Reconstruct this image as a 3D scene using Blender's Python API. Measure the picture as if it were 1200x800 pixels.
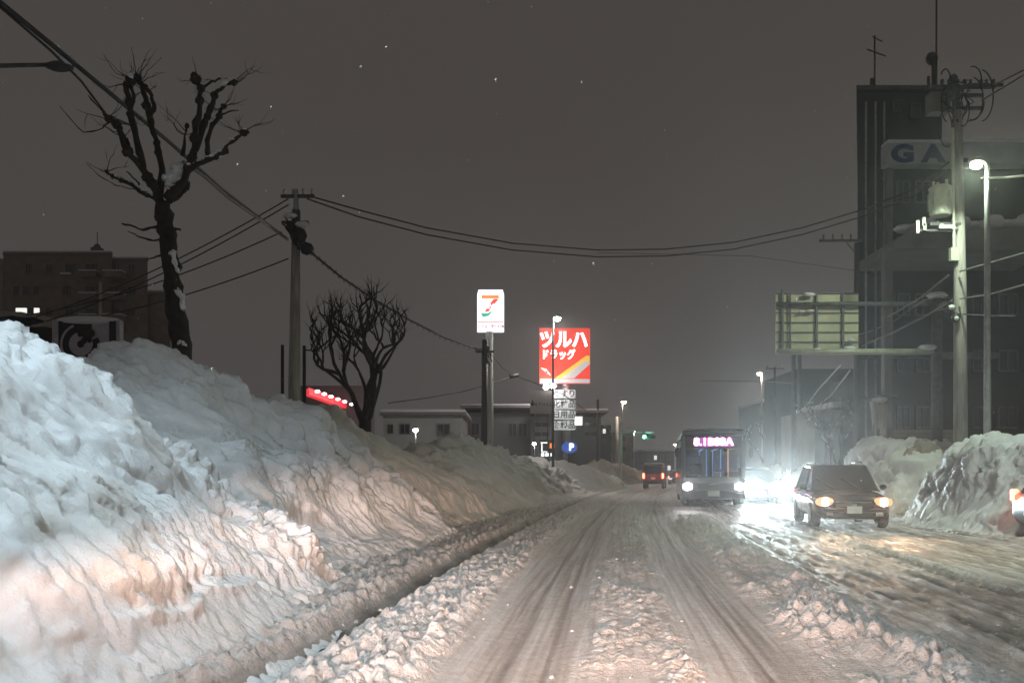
import bpy, math, random
import numpy as np
from mathutils import Vector, Matrix

for o in list(bpy.data.objects): bpy.data.objects.remove(o)
scene = bpy.context.scene
COL = scene.collection
PI = math.pi
F, HY, CH = 1000.0, 553.0, 1.35            # focal length in photo pixels, horizon row, eye height

# ------------------------------------------------------------------ camera
cam_d = bpy.data.cameras.new('camera')
cam = bpy.data.objects.new('camera', cam_d); COL.objects.link(cam)
cam.location = (0, 0, CH); cam.rotation_euler = (PI / 2, 0, 0)
cam_d.sensor_width = 36; cam_d.lens = 30
cam_d.shift_y = (HY - 400) / 1200.0
cam_d.clip_start = 0.05; cam_d.clip_end = 3000
scene.camera = cam

# ------------------------------------------------------------------ night sky
w = bpy.data.worlds.new('World'); scene.world = w; w.use_nodes = True
nt = w.node_tree; nt.nodes.clear()
wo = nt.nodes.new('ShaderNodeOutputWorld'); bg = nt.nodes.new('ShaderNodeBackground')
tc = nt.nodes.new('ShaderNodeTexCoord'); sx = nt.nodes.new('ShaderNodeSeparateXYZ')
rmp = nt.nodes.new('ShaderNodeValToRGB')
nz = nt.nodes.new('ShaderNodeTexNoise'); nz.inputs['Scale'].default_value = 1.6; nz.inputs['Detail'].default_value = 3
ad = nt.nodes.new('ShaderNodeMath'); ad.operation = 'MULTIPLY_ADD'; ad.inputs[1].default_value = 0.95; 
sb = nt.nodes.new('ShaderNodeMath'); sb.operation = 'SUBTRACT'; sb.inputs[1].default_value = 0.45
nt.links.new(tc.outputs['Generated'], sx.inputs[0]); nt.links.new(tc.outputs['Generated'], nz.inputs['Vector'])
nt.links.new(nz.outputs['Fac'], ad.inputs[0]); nt.links.new(sx.outputs['Z'], ad.inputs[2])
nt.links.new(ad.outputs[0], sb.inputs[0]); nt.links.new(sb.outputs[0], rmp.inputs['Fac'])
cr = rmp.color_ramp
cr.elements[0].position = 0.0; cr.elements[0].color = (0.068, 0.063, 0.062, 1)
cr.elements[1].position = 0.55; cr.elements[1].color = (0.055, 0.048, 0.043, 1)
nt.links.new(rmp.outputs['Color'], bg.inputs['Color']); bg.inputs['Strength'].default_value = 1.0
nt.links.new(bg.outputs[0], wo.inputs['Surface'])

vs = scene.view_settings
vs.view_transform = 'Standard'; vs.look = 'None'; vs.gamma = 1; vs.use_curve_mapping = False; vs.exposure = 0.18
cy = scene.cycles
cy.use_denoising = True
try: cy.denoiser = 'OPENIMAGEDENOISE'
except Exception: pass
cy.max_bounces = 6; cy.diffuse_bounces = 3; cy.glossy_bounces = 3; cy.transmission_bounces = 4; cy.volume_bounces = 1
cy.transparent_max_bounces = 8; cy.sample_clamp_indirect = 4; cy.use_light_tree = True
cy.caustics_reflective = False; cy.caustics_refractive = False

# ------------------------------------------------------------------ placement helpers
def P(px, py, Y):                            # where the sight line at this place of the photo meets distance Y
    return Vector(((px - 600) / F * Y, Y, CH + (HY - py) / F * Y))
def cen(Y):                                   # centre line of our lane
    Y = np.asarray(Y, float)
    q = np.minimum(Y, 80)
    return 0.2 + 0.105 * q + 0.0009 * q * q + np.maximum(Y - 80, 0) * 0.249
def head(Y): return 0.105 + 0.0018 * min(Y, 80)

# ------------------------------------------------------------------ numpy noise
_rng = np.random.RandomState(7)
_perm = _rng.permutation(256); _perm = np.concatenate([_perm, _perm, _perm])
_g = _rng.normal(size=(256, 3)); _g /= np.linalg.norm(_g, axis=1)[:, None]
def _h(i, j, k): return _perm[(_perm[(_perm[i & 255] + j) & 255] + k) & 255]
def perlin(x, y, z=0.0):
    x, y, z = np.broadcast_arrays(np.asarray(x, float), np.asarray(y, float), np.asarray(z, float))
    xi, yi, zi = np.floor(x).astype(int), np.floor(y).astype(int), np.floor(z).astype(int)
    xf, yf, zf = x - xi, y - yi, z - zi
    u, v, ww = [t * t * t * (t * (t * 6 - 15) + 10) for t in (xf, yf, zf)]
    out = 0
    for a in (0, 1):
        for b in (0, 1):
            for c in (0, 1):
                g = _g[_h(xi + a, yi + b, zi + c)]
                d = g[..., 0] * (xf - a) + g[..., 1] * (yf - b) + g[..., 2] * (zf - c)
                out = out + d * (u if a else 1 - u) * (v if b else 1 - v) * (ww if c else 1 - ww)
    return out * 1.5
def fbm(x, y, z=0.0, o=4, r=0.5):
    s, a = 0, 1.0
    for k in range(o):
        s = s + a * perlin(x * 2**k + 11.3 * k, y * 2**k + 5.1 * k, z * 2**k); a *= r
    return s
def ridge(x, y, z=0.0, o=3):
    s, a = 0, 1.0
    for k in range(o):
        s = s + a * (1 - np.abs(perlin(x * 2**k + 3.7 * k, y * 2**k + 9.2 * k, z * 2**k)) * 2.2); a *= 0.5
    return s / 1.75
_jit = _rng.rand(65536, 3)
def clods(x, y, seed=0, flat=1.0):            # irregular lumps: 0 in the gaps, up to 1 on the tops; flat > 1 gives steep-sided slabs
    x = np.asarray(x, float); y = np.asarray(y, float)
    x, y = x + 0.32 * perlin(x * 1.1, y * 1.1, seed + .5) + .12 * perlin(x * 3.1, y * 3.1, seed), y + 0.32 * perlin(x * 1.1, y * 1.1, seed + 7.5) + .12 * perlin(x * 3.1, y * 3.1, seed + 3.3)
    xi, yi = np.floor(x).astype(int), np.floor(y).astype(int)
    best = np.zeros(np.broadcast(x, y).shape)
    for a in (-1, 0, 1):
        for b in (-1, 0, 1):
            idx = ((xi + a) * 73856093 ^ (yi + b) * 19349663 ^ seed * 83492791) & 65535
            j = _jit[idx]; k = _jit[(idx * 7 + 13) & 65535]
            dx, dy = x - (xi + a + j[..., 0]), y - (yi + b + j[..., 1])
            th = k[..., 0] * 3.14; c, s_ = np.cos(th), np.sin(th); el = 0.7 + .6 * k[..., 1]
            u, v = (c * dx + s_ * dy) * el, (c * dy - s_ * dx) / el
            d2 = u * u + v * v + .35 * np.abs(u * v)
            r = 0.22 + 0.58 * j[..., 2]**1.3
            tilt = 1 + .5 * (u * (k[..., 2] - .5) * 2) / r
            best = np.maximum(best, np.sqrt(np.clip((1 - d2 / (r * r)) * flat, 0, 1)) * (0.25 + 0.75 * j[..., 2]) * tilt)
    return best
def sstep(x, a, b):
    t = np.clip((np.asarray(x, float) - a) / (b - a), 0, 1); return t * t * (3 - 2 * t)
def bump_win(x, a, b, e): return sstep(x, a - e, a + e) * (1 - sstep(x, b - e, b + e))

# ------------------------------------------------------------------ materials
MATS = {}
def pmat(name, col, rough=0.6, metal=0.0, var=0.15, scale=6.0, bump=0.0, bscale=30.0, dirt=None, dirt_amt=0.5, coat=0.0, vert=None):
    m = bpy.data.materials.new(name); m.use_nodes = True; n = m.node_tree.nodes; l = m.node_tree.links
    b = n['Principled BSDF']; b.inputs['Roughness'].default_value = rough; b.inputs['Metallic'].default_value = metal
    if coat: b.inputs['Coat Weight'].default_value = coat
    t = n.new('ShaderNodeTexCoord'); a = n.new('ShaderNodeTexNoise'); a.inputs['Scale'].default_value = scale; a.inputs['Detail'].default_value = 6
    src = t.outputs['Object']
    if vert:
        mp = n.new('ShaderNodeMapping'); mp.inputs['Scale'].default_value = vert; l.new(src, mp.inputs[0]); src = mp.outputs[0]
    l.new(src, a.inputs['Vector'])
    r = n.new('ShaderNodeValToRGB'); c = np.array(col)
    r.color_ramp.elements[0].position = 0.3; r.color_ramp.elements[1].position = 0.7
    lo = dirt if dirt is not None else c * (1 - var)
    lo = c * (1 - dirt_amt) + np.array(lo) * dirt_amt if dirt is not None else lo
    r.color_ramp.elements[0].color = (*lo, 1); r.color_ramp.elements[1].color = (*np.minimum(c * (1 + var * 0.5), 1), 1)
    l.new(a.outputs['Fac'], r.inputs['Fac']); l.new(r.outputs['Color'], b.inputs['Base Color'])
    if bump:
        k = n.new('ShaderNodeTexNoise'); k.inputs['Scale'].default_value = bscale; k.inputs['Detail'].default_value = 5
        l.new(t.outputs['Object'], k.inputs['Vector'])
        bb = n.new('ShaderNodeBump'); bb.inputs['Strength'].default_value = bump; bb.inputs['Distance'].default_value = 0.02
        l.new(k.outputs['Fac'], bb.inputs['Height']); l.new(bb.outputs[0], b.inputs['Normal'])
    MATS[name] = m; return m
def emat(name, col, strength):
    m = bpy.data.materials.new(name); m.use_nodes = True; n = m.node_tree.nodes; l = m.node_tree.links
    b = n['Principled BSDF']; b.inputs['Base Color'].default_value = (*[min(1, c * .5) for c in col], 1)
    b.inputs['Emission Color'].default_value = (*col, 1); b.inputs['Emission Strength'].default_value = strength
    MATS[name] = m; return m
def gmat(name, col=(0.02, 0.025, 0.03), rough=0.05, alpha=1.0):
    m = bpy.data.materials.new(name); m.use_nodes = True; b = m.node_tree.nodes['Principled BSDF']
    b.inputs['Base Color'].default_value = (*col, 1); b.inputs['Roughness'].default_value = rough; b.inputs['Alpha'].default_value = alpha
    b.inputs['Coat Weight'].default_value = 0.4
    MATS[name] = m; return m

def snow_mat(name, clean=(0.80, 0.82, 0.85), mid=(0.62, 0.58, 0.53), dark=(0.16, 0.145, 0.13), attr=True, bump=0.35):
    """white snow; the mesh attribute 'dirt' darkens it: grit, meltwater, hollows, and shade painted on unlit banks"""
    m = bpy.data.materials.new(name); m.use_nodes = True; n = m.node_tree.nodes; l = m.node_tree.links
    b = n['Principled BSDF']; b.inputs['Roughness'].default_value = 0.62
    t = n.new('ShaderNodeTexCoord')
    nzz = n.new('ShaderNodeTexNoise'); nzz.inputs['Scale'].default_value = 9; nzz.inputs['Detail'].default_value = 8; nzz.inputs['Roughness'].default_value = 0.65
    l.new(t.outputs['Object'], nzz.inputs['Vector'])
    r = n.new('ShaderNodeValToRGB'); e = r.color_ramp.elements
    e[0].position = 0.0; e[0].color = (*clean, 1); e[1].position = 1.0; e[1].color = (*dark, 1)
    k = r.color_ramp.elements.new(0.45); k.color = (*mid, 1)
    mm = n.new('ShaderNodeMath'); mm.operation = 'MULTIPLY_ADD'; mm.inputs[1].default_value = 0.5; mm.inputs[2].default_value = -0.25
    l.new(nzz.outputs['Fac'], mm.inputs[0])
    if attr:
        at = n.new('ShaderNodeAttribute'); at.attribute_name = 'dirt'
        ad = n.new('ShaderNodeMath'); ad.operation = 'ADD'; l.new(at.outputs['Fac'], ad.inputs[0]); l.new(mm.outputs[0], ad.inputs[1])
        l.new(ad.outputs[0], r.inputs['Fac'])
        rr = n.new('ShaderNodeMapRange'); rr.inputs['From Min'].default_value = 0.5; rr.inputs['From Max'].default_value = 1.0
        rr.inputs['To Min'].default_value = 0.65; rr.inputs['To Max'].default_value = 0.48
        l.new(at.outputs['Fac'], rr.inputs['Value']); l.new(rr.outputs[0], b.inputs['Roughness'])
    else:
        l.new(mm.outputs[0], r.inputs['Fac'])
    l.new(r.outputs['Color'], b.inputs['Base Color'])
    f1 = n.new('ShaderNodeTexNoise'); f1.inputs['Scale'].default_value = 22; f1.inputs['Detail'].default_value = 9; f1.inputs['Roughness'].default_value = 0.7
    l.new(t.outputs['Object'], f1.inputs['Vector'])
    f2 = n.new('ShaderNodeTexVoronoi'); f2.inputs['Scale'].default_value = 38; f2.feature = 'SMOOTH_F1'
    l.new(t.outputs['Object'], f2.inputs['Vector'])
    fm = n.new('ShaderNodeMath'); fm.operation = 'MULTIPLY_ADD'; fm.inputs[1].default_value = -0.22; l.new(f2.outputs['Distance'], fm.inputs[0]); l.new(f1.outputs['Fac'], fm.inputs[2])
    bb = n.new('ShaderNodeBump'); bb.inputs['Strength'].default_value = min(1.0, bump * 2.2); bb.inputs['Distance'].default_value = 0.06
    l.new(fm.outputs[0], bb.inputs['Height']); l.new(bb.outputs[0], b.inputs['Normal'])
    MATS[name] = m; return m

snow_mat('snow', bump=0.24); snow_mat('snow_road', clean=(0.80, 0.765, 0.74), mid=(0.44, 0.385, 0.345), dark=(0.075, 0.068, 0.062), bump=0.42)
snow_mat('snow_cap', attr=False, bump=0.2)
snow_mat('snow_crumb', clean=(0.50, 0.47, 0.44), mid=(0.38, 0.35, 0.32), attr=False, bump=0.2)
snow_mat('snow_dirty', clean=(0.50, 0.46, 0.43), mid=(0.30, 0.26, 0.23), dark=(0.12, 0.10, 0.09))
pmat('concrete', (0.40, 0.39, 0.36), 0.85, bump=0.3, scale=3, var=0.3, vert=(4, 4, 0.6))
pmat('concrete_dark', (0.13, 0.13, 0.125), 0.9, bump=0.3, scale=2, var=0.35)
pmat('steel', (0.42, 0.43, 0.43), 0.5, metal=0.6, var=0.25)
pmat('steel_dark', (0.10, 0.105, 0.11), 0.6, metal=0.3, var=0.3)
pmat('gantry_yellow', (0.46, 0.45, 0.30), 0.6, var=0.2, scale=2)
pmat('gantry_pipe', (0.42, 0.44, 0.34), 0.5, metal=0.2, var=0.2)
pmat('cable', (0.018, 0.018, 0.018), 0.5)
pmat('cable_light', (0.16, 0.16, 0.155), 0.45)
pmat('bark', (0.035, 0.028, 0.022), 0.95, bump=0.8, bscale=18, var=0.4)
pmat('porcelain', (0.55, 0.56, 0.50), 0.35)
pmat('transformer_paint', (0.52, 0.55, 0.46), 0.45, var=0.2, scale=5)
pmat('brick_brown', (0.22, 0.175, 0.14), 0.9, var=0.3, scale=1.2)
pmat('brick_light', (0.32, 0.29, 0.26), 0.9, var=0.2, scale=1.2)
pmat('wall_white', (0.40, 0.40, 0.40), 0.85, var=0.12, scale=0.8)
pmat('wall_grey', (0.17, 0.17, 0.172), 0.9, var=0.2, scale=0.6)
pmat('wall_dark', (0.034, 0.032, 0.032), 0.9, var=0.35, scale=0.7, bump=0.2)
pmat('wall_tan', (0.27, 0.22, 0.19), 0.9, var=0.3, scale=0.9)
pmat('frame_grey', (0.20, 0.19, 0.185), 0.8, var=0.25, scale=1.2)
pmat('sign_white', (0.50, 0.52, 0.55), 0.5, var=0.12, scale=1.5)
pmat('sign_blue', (0.012, 0.03, 0.16), 0.5)
pmat('sign_black', (0.012, 0.012, 0.014), 0.5)
pmat('sign_lilac', (0.50, 0.46, 0.52), 0.6)
pmat('sign_board_grey', (0.36, 0.38, 0.38), 0.7)
pmat('paint_car', (0.030, 0.027, 0.027), 0.22, metal=0.5, var=0.12, coat=0.8, dirt=(0.06, 0.055, 0.05), dirt_amt=0.4)
pmat('paint_dark', (0.04, 0.042, 0.05), 0.3, metal=0.3, var=0.2, coat=0.6)
pmat('paint_bus', (0.06, 0.068, 0.09), 0.32, metal=0.0, var=0.3, coat=0.5, dirt=(0.14, 0.14, 0.14), dirt_amt=0.5)
pmat('paint_bus_band', (0.22, 0.24, 0.25), 0.4, var=0.3)
pmat('paint_van', (0.14, 0.025, 0.02), 0.4, coat=0.5, dirt=(0.12, 0.06, 0.05), dirt_amt=0.4)
pmat('black_plastic', (0.02, 0.02, 0.021), 0.6)
pmat('rubber', (0.018, 0.018, 0.018), 0.85, dirt=(0.35, 0.34, 0.33), dirt_amt=0.5, scale=9)
pmat('alloy', (0.55, 0.55, 0.56), 0.35, metal=0.8)
pmat('plate', (0.62, 0.63, 0.60), 0.5)
pmat('chrome', (0.7, 0.7, 0.7), 0.15, metal=1.0, var=0.02)
gmat('glass_dark'); gmat('glass_window', (0.03, 0.035, 0.045), 0.12); gmat('glass_bus', (0.03, 0.035, 0.05), 0.04, 0.28)
emat('lamp_green_white', (0.93, 1.0, 0.70), 60); emat('lamp_cool', (0.95, 0.97, 1.0), 60); emat('lamp_warm', (1.0, 0.78, 0.55), 60)
emat('head_cool', (0.86, 0.97, 1.0), 60); emat('head_bus', (1.0, 0.97, 0.98), 16); emat('head_warm', (1.0, 0.86, 0.72), 14)
emat('tail_red', (1.0, 0.10, 0.05), 12); emat('tail_red_soft', (1.0, 0.06, 0.04), .25); emat('lens_warm', (1.0, 0.42, 0.20), 1.1); emat('lens_cool', (0.70, 0.92, 1.0), 2.5); emat('lens_white', (0.95, 0.93, 1.0), .55)
emat('signal_green', (0.10, 1.0, 0.55), 14); emat('signal_off', (0.02, 0.02, 0.02), 0)
emat('led_magenta', (1.0, 0.42, 0.85), 7); emat('led_glow', (0.50, 0.08, 0.42), 0.8)
emat('bus_blue', (0.25, 0.50, 1.0), 0.75); emat('handrail_glow', (1.0, 0.55, 0.42), 0.8)  # glow of the cabin strips, also put on the handrails
emat('sign_lit_white', (0.93, 0.97, 1.0), 1.15); emat('sign_lit_red', (0.86, 0.06, 0.035), 0.78); emat('sign_lit_orange', (0.95, 0.25, 0.06), 0.9)
emat('sign_lit_darkred', (0.50, 0.03, 0.06), 0.7)
emat('sign_lit_green', (0.02, 0.35, 0.22), 0.9); emat('sign_lit_yellow', (0.85, 0.55, 0.06), 0.75); emat('sign_lit_pale', (0.55, 0.60, 0.62), 0.62)
emat('sign_lit_text', (1.0, 0.95, 0.93), 2.2); emat('sign_lit_blue', (0.05, 0.13, 0.52), 0.55); emat('store_red', (0.9, 0.04, 0.06), 0.8)
emat('spot_white', (1.0, .95, .95), 5); emat('window_lit', (1.0, 0.98, 0.92), 0.9); emat('plaque_lit', (0.80, 0.84, 0.84), 0.42)
M = MATS

# ------------------------------------------------------------------ mesh builder
class MB:
    def __init__(s): s.v = []; s.f = []
    def box(s, c, d, rz=0.0, rx=0.0, taper=1.0, tilt=None):
        n = len(s.v); R = Matrix.Rotation(rz, 3, 'Z') @ Matrix.Rotation(rx, 3, 'X')
        for z in (-1, 1):
            k = taper if z > 0 else 1
            for x, y in ((-1, -1), (1, -1), (1, 1), (-1, 1)):
                s.v.append(Vector(c) + R @ Vector((x * d[0] / 2 * k, y * d[1] / 2 * k, z * d[2] / 2)))
        s.f += [[n + i for i in q] for q in ((3, 2, 1, 0), (4, 5, 6, 7), (0, 1, 5, 4), (1, 2, 6, 5), (2, 3, 7, 6), (3, 0, 4, 7))]
        return s
    def quad(s, *p):
        n = len(s.v); s.v += [Vector(q) for q in p]; s.f.append(list(range(n, n + len(p)))); return s
    def tube(s, pts, rad, n=8, cap=True):
        pts = [Vector(p) for p in pts]
        if not hasattr(rad, '__len__'): rad = [rad] * len(pts)
        base = len(s.v); up = None
        for i, p in enumerate(pts):
            d = (pts[min(i + 1, len(pts) - 1)] - pts[max(i - 1, 0)])
            d = d.normalized() if d.length > 1e-9 else Vector((0, 0, 1))
            if up is None:
                up = Vector((0, 0, 1)) if abs(d.z) < 0.9 else Vector((0, 1, 0))
            a = d.cross(up)
            if a.length < 1e-5: a = d.cross(Vector((1, 0, 0)))
            a.normalize(); b = a.cross(d).normalized(); up = b
            for k in range(n):
                t = 2 * PI * k / n
                s.v.append(p + (a * math.cos(t) + b * math.sin(t)) * rad[i])
        for i in range(len(pts) - 1):
            for k in range(n):
                k2 = (k + 1) % n
                s.f.append([base + i * n + k, base + i * n + k2, base + (i + 1) * n + k2, base + (i + 1) * n + k])
        if cap:
            s.f.append([base + k for k in range(n)][::-1]); s.f.append([base + (len(pts) - 1) * n + k for k in range(n)])
        return s
    def ball(s, c, r, n=10, sc=(1, 1, 1)):
        base = len(s.v); m = max(4, n // 2)
        for i in range(m + 1):
            th = PI * i / m
            for k in range(n):
                ph = 2 * PI * k / n
                s.v.append(Vector(c) + Vector((math.sin(th) * math.cos(ph) * sc[0], math.sin(th) * math.sin(ph) * sc[1], math.cos(th) * sc[2])) * r)
        for i in range(m):
            for k in range(n):
                k2 = (k + 1) % n
                s.f.append([base + i * n + k, base + (i + 1) * n + k, base + (i + 1) * n + k2, base + i * n + k2])
        return s
    def prism(s, outline, y0, y1):            # outline in x,z; thickness along y
        n = len(s.v); k = len(outline)
        for y in (y0, y1): s.v += [Vector((x, y, z)) for x, z in outline]
        s.f.append(list(range(n, n + k))); s.f.append([n + k + i for i in range(k)][::-1])
        for i in range(k):
            j = (i + 1) % k; s.f.append([n + j, n + i, n + k + i, n + k + j])
        return s
    def islands(s):
        p = list(range(len(s.v)))
        def fnd(i):
            while p[i] != i: p[i] = p[p[i]]; i = p[i]
            return i
        for f in s.f:
            for k in f[1:]: p[fnd(k)] = fnd(f[0])
        out = {}
        for f in s.f:
            r = fnd(f[0]); mb, mp = out.setdefault(r, (MB(), {}))
            for k in f:
                if k not in mp: mp[k] = len(mb.v); mb.v.append(s.v[k])
            mb.f.append([mp[k] for k in f])
        return [m for m, _ in out.values()]
    def build(s, name, mat, parent=None, world=False, smooth=False, bevel=0.0, shift=None):
        if parent is not None and name in ('snow_cap', 'insulator', 'pillar', 'fuse_box', 'window_frame', 'bushing', 'seat', 'wiper', 'icicle', 'downpipe', 'balcony', 'post', 'spoke', 'cooling_fin', 'stripe', 'antenna_rod', 'crossarm'):
            isl = s.islands()
            if len(isl) > 1:
                return [m.build(name, mat, parent, world, smooth, bevel) for m in isl][0]
        v = [Vector(p) for p in s.v]
        loc = Vector((0, 0, 0))
        if parent is None:
            a = np.array(v); loc = Vector(((a[:, 0].min() + a[:, 0].max()) / 2, (a[:, 1].min() + a[:, 1].max()) / 2, a[:, 2].min()))
            v = [p - loc for p in v]
        elif world:
            off = Vector((0, 0, 0)); q = parent
            while q is not None: off += Vector(q.location); q = q.parent
            v = [p - off for p in v]
        me = bpy.data.meshes.new(name); me.from_pydata([tuple(p) for p in v], [], s.f); me.materials.append(M[mat] if isinstance(mat, str) else mat)
        if smooth: me.polygons.foreach_set('use_smooth', [True] * len(me.polygons))
        me.update()
        o = bpy.data.objects.new(name, me); COL.objects.link(o); o.location = loc
        if parent is not None: o.parent = parent
        if bevel:
            md = o.modifiers.new('bevel', 'BEVEL'); md.width = bevel; md.segments = 2; md.limit_method = 'ANGLE'
        return o
def tag(o, label=None, cat=None, group=None, kind=None):
    if label: o['label'] = label
    if cat: o['category'] = cat
    if group: o['group'] = group
    if kind: o['kind'] = kind
    return o
def thing(name, loc, label, cat, group=None, rz=0.0):
    o = bpy.data.objects.new(name, None); COL.objects.link(o); o.location = loc; o.rotation_euler = (0, 0, rz)
    return tag(o, label, cat, group)
def grid_mesh(name, V, mat, dirt=None, parent=None):
    """V: (n,m,3) array of points"""
    n, m = V.shape[:2]
    me = bpy.data.meshes.new(name)
    idx = np.arange(n * m).reshape(n, m)
    f = np.stack([idx[:-1, :-1], idx[1:, :-1], idx[1:, 1:], idx[:-1, 1:]], -1).reshape(-1, 4)
    me.vertices.add(n * m); me.vertices.foreach_set('co', V.reshape(-1).astype(np.float32))
    me.loops.add(f.size); me.loops.foreach_set('vertex_index', f.reshape(-1).astype(np.int32))
    me.polygons.add(len(f)); me.polygons.foreach_set('loop_start', (np.arange(len(f)) * 4).astype(np.int32))
    me.polygons.foreach_set('use_smooth', np.ones(len(f), bool))
    me.update(calc_edges=True); me.materials.append(M[mat])
    if dirt is not None:
        a = me.attributes.new('dirt', 'FLOAT', 'POINT'); a.data.foreach_set('value', dirt.reshape(-1).astype(np.float32))
    o = bpy.data.objects.new(name, me); COL.objects.link(o)
    if parent is not None: o.parent = parent
    return o
def recentre(o):
    me = o.data; n = len(me.vertices); a = np.empty(n * 3, np.float32); me.vertices.foreach_get('co', a); a = a.reshape(-1, 3)
    c = np.array([(a[:, 0].min() + a[:, 0].max()) / 2, (a[:, 1].min() + a[:, 1].max()) / 2, a[:, 2].min()])
    me.vertices.foreach_set('co', (a - c).reshape(-1).astype(np.float32)); o.location = Vector(o.location) + Vector(c); me.update()
def text_part(name, txt, size, mat, parent, loc, rot=(PI / 2, 0, 0), ext=0.01, sx=1.0, bold=0.0, spacing=1.0):
    cu = bpy.data.curves.new(name, 'FONT'); cu.body = txt; cu.size = size; cu.extrude = ext; cu.align_x = 'CENTER'; cu.align_y = 'CENTER'; cu.offset = bold; cu.space_character = spacing
    t = bpy.data.objects.new(name, cu); COL.objects.link(t); bpy.context.view_layer.update()
    me = bpy.data.meshes.new_from_object(t.evaluated_get(bpy.context.evaluated_depsgraph_get()))
    bpy.data.objects.remove(t); me.materials.clear(); me.materials.append(M[mat])
    o = bpy.data.objects.new(name, me); COL.objects.link(o); o.parent = parent; o.location = loc; o.rotation_euler = rot; o.scale = (sx, 1, 1)
    return o
def lamp(kind, loc, energy, col, parent=None, size=0.1, rot=None, spot=None, blend=0.5, name='lamp_light'):
    d = bpy.data.lights.new(name, kind); d.energy = energy; d.color = col; d.shadow_soft_size = size
    if kind == 'SPOT': d.spot_size = spot; d.spot_blend = blend
    o = bpy.data.objects.new(name, d); COL.objects.link(o); o.location = loc
    if rot: o.rotation_euler = rot
    if parent is not None: o.parent = parent
    return o

# ------------------------------------------------------------------ our own low beams (halogen, flat cut-off with the left side raised)
SGN = -1.0
def low_beam(loc, energy, yaw, col):
    d = bpy.data.lights.new('low_beam', 'SPOT'); d.energy = energy; d.color = col; d.spot_size = math.radians(125); d.spot_blend = 0.6; d.shadow_soft_size = 0.05
    d.use_nodes = True; n = d.node_tree.nodes; l = d.node_tree.links
    em = n['Emission']; t = n.new('ShaderNodeTexCoord'); s = n.new('ShaderNodeSeparateXYZ'); l.new(t.outputs['Normal'], s.inputs[0])
    az = n.new('ShaderNodeMath'); az.operation = 'ABSOLUTE'; l.new(s.outputs['Z'], az.inputs[0])
    dv = n.new('ShaderNodeMath'); dv.operation = 'DIVIDE'; l.new(s.outputs['Y'], dv.inputs[0]); l.new(az.outputs[0], dv.inputs[1])
    mr = n.new('ShaderNodeMapRange'); mr.interpolation_type = 'SMOOTHSTEP'
    mr.inputs['From Min'].default_value = -0.085; mr.inputs['From Max'].default_value = 0.012
    mr.inputs['To Min'].default_value = 1.0; mr.inputs['To Max'].default_value = 0.015
    def mth(op, a, b=None, c=None):
        q = n.new('ShaderNodeMath'); q.operation = op
        for i, v in enumerate((a, b, c)):
            if v is None: continue
            if isinstance(v, (int, float)): q.inputs[i].default_value = v
            else: l.new(v, q.inputs[i])
        return q.outputs[0]
    el = mth('ADD', mth('MAXIMUM', mth('MULTIPLY', dv.outputs[0], SGN), 0.0), 0.055)
    fall = mth('POWER', mth('DIVIDE', 0.12, el), 1.0)
    xz = mth('DIVIDE', s.outputs['X'], az.outputs[0])
    kick = mth('MULTIPLY', mth('MINIMUM', mth('MAXIMUM', mth('MULTIPLY', xz, -1.0), 0.0), 0.30), 0.26)
    l.new(mth('SUBTRACT', dv.outputs[0], kick), mr.inputs['Value'])
    side = mth('MULTIPLY_ADD', mth('EXPONENT', mth('MULTIPLY', mth('MULTIPLY', xz, xz), -9.0)), 0.90, 0.085)
    l.new(mth('MULTIPLY', mth('MULTIPLY', mr.outputs[0], fall), side), em.inputs['Strength'])
    o = bpy.data.objects.new('low_beam', d); COL.objects.link(o); o.location = loc; o.rotation_euler = (PI / 2, 0, yaw)
    return o
EGO = head(2)
low_beam((-0.62, 1.7, 0.72), 2500, 0.02 - EGO, (1.0, 0.72, 0.62)); low_beam((0.62, 1.75, 0.72), 4300, 0.0 - EGO, (1.0, 0.63, 0.47))

# ================================================================== THE GROUND
g = MB(); g.quad((-600, -60, -0.12), (700, -60, -0.12), (700, 1500, -0.12), (-600, 1500, -0.12))
o = g.build('ground', 'snow_cap'); tag(o, kind='structure')

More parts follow.
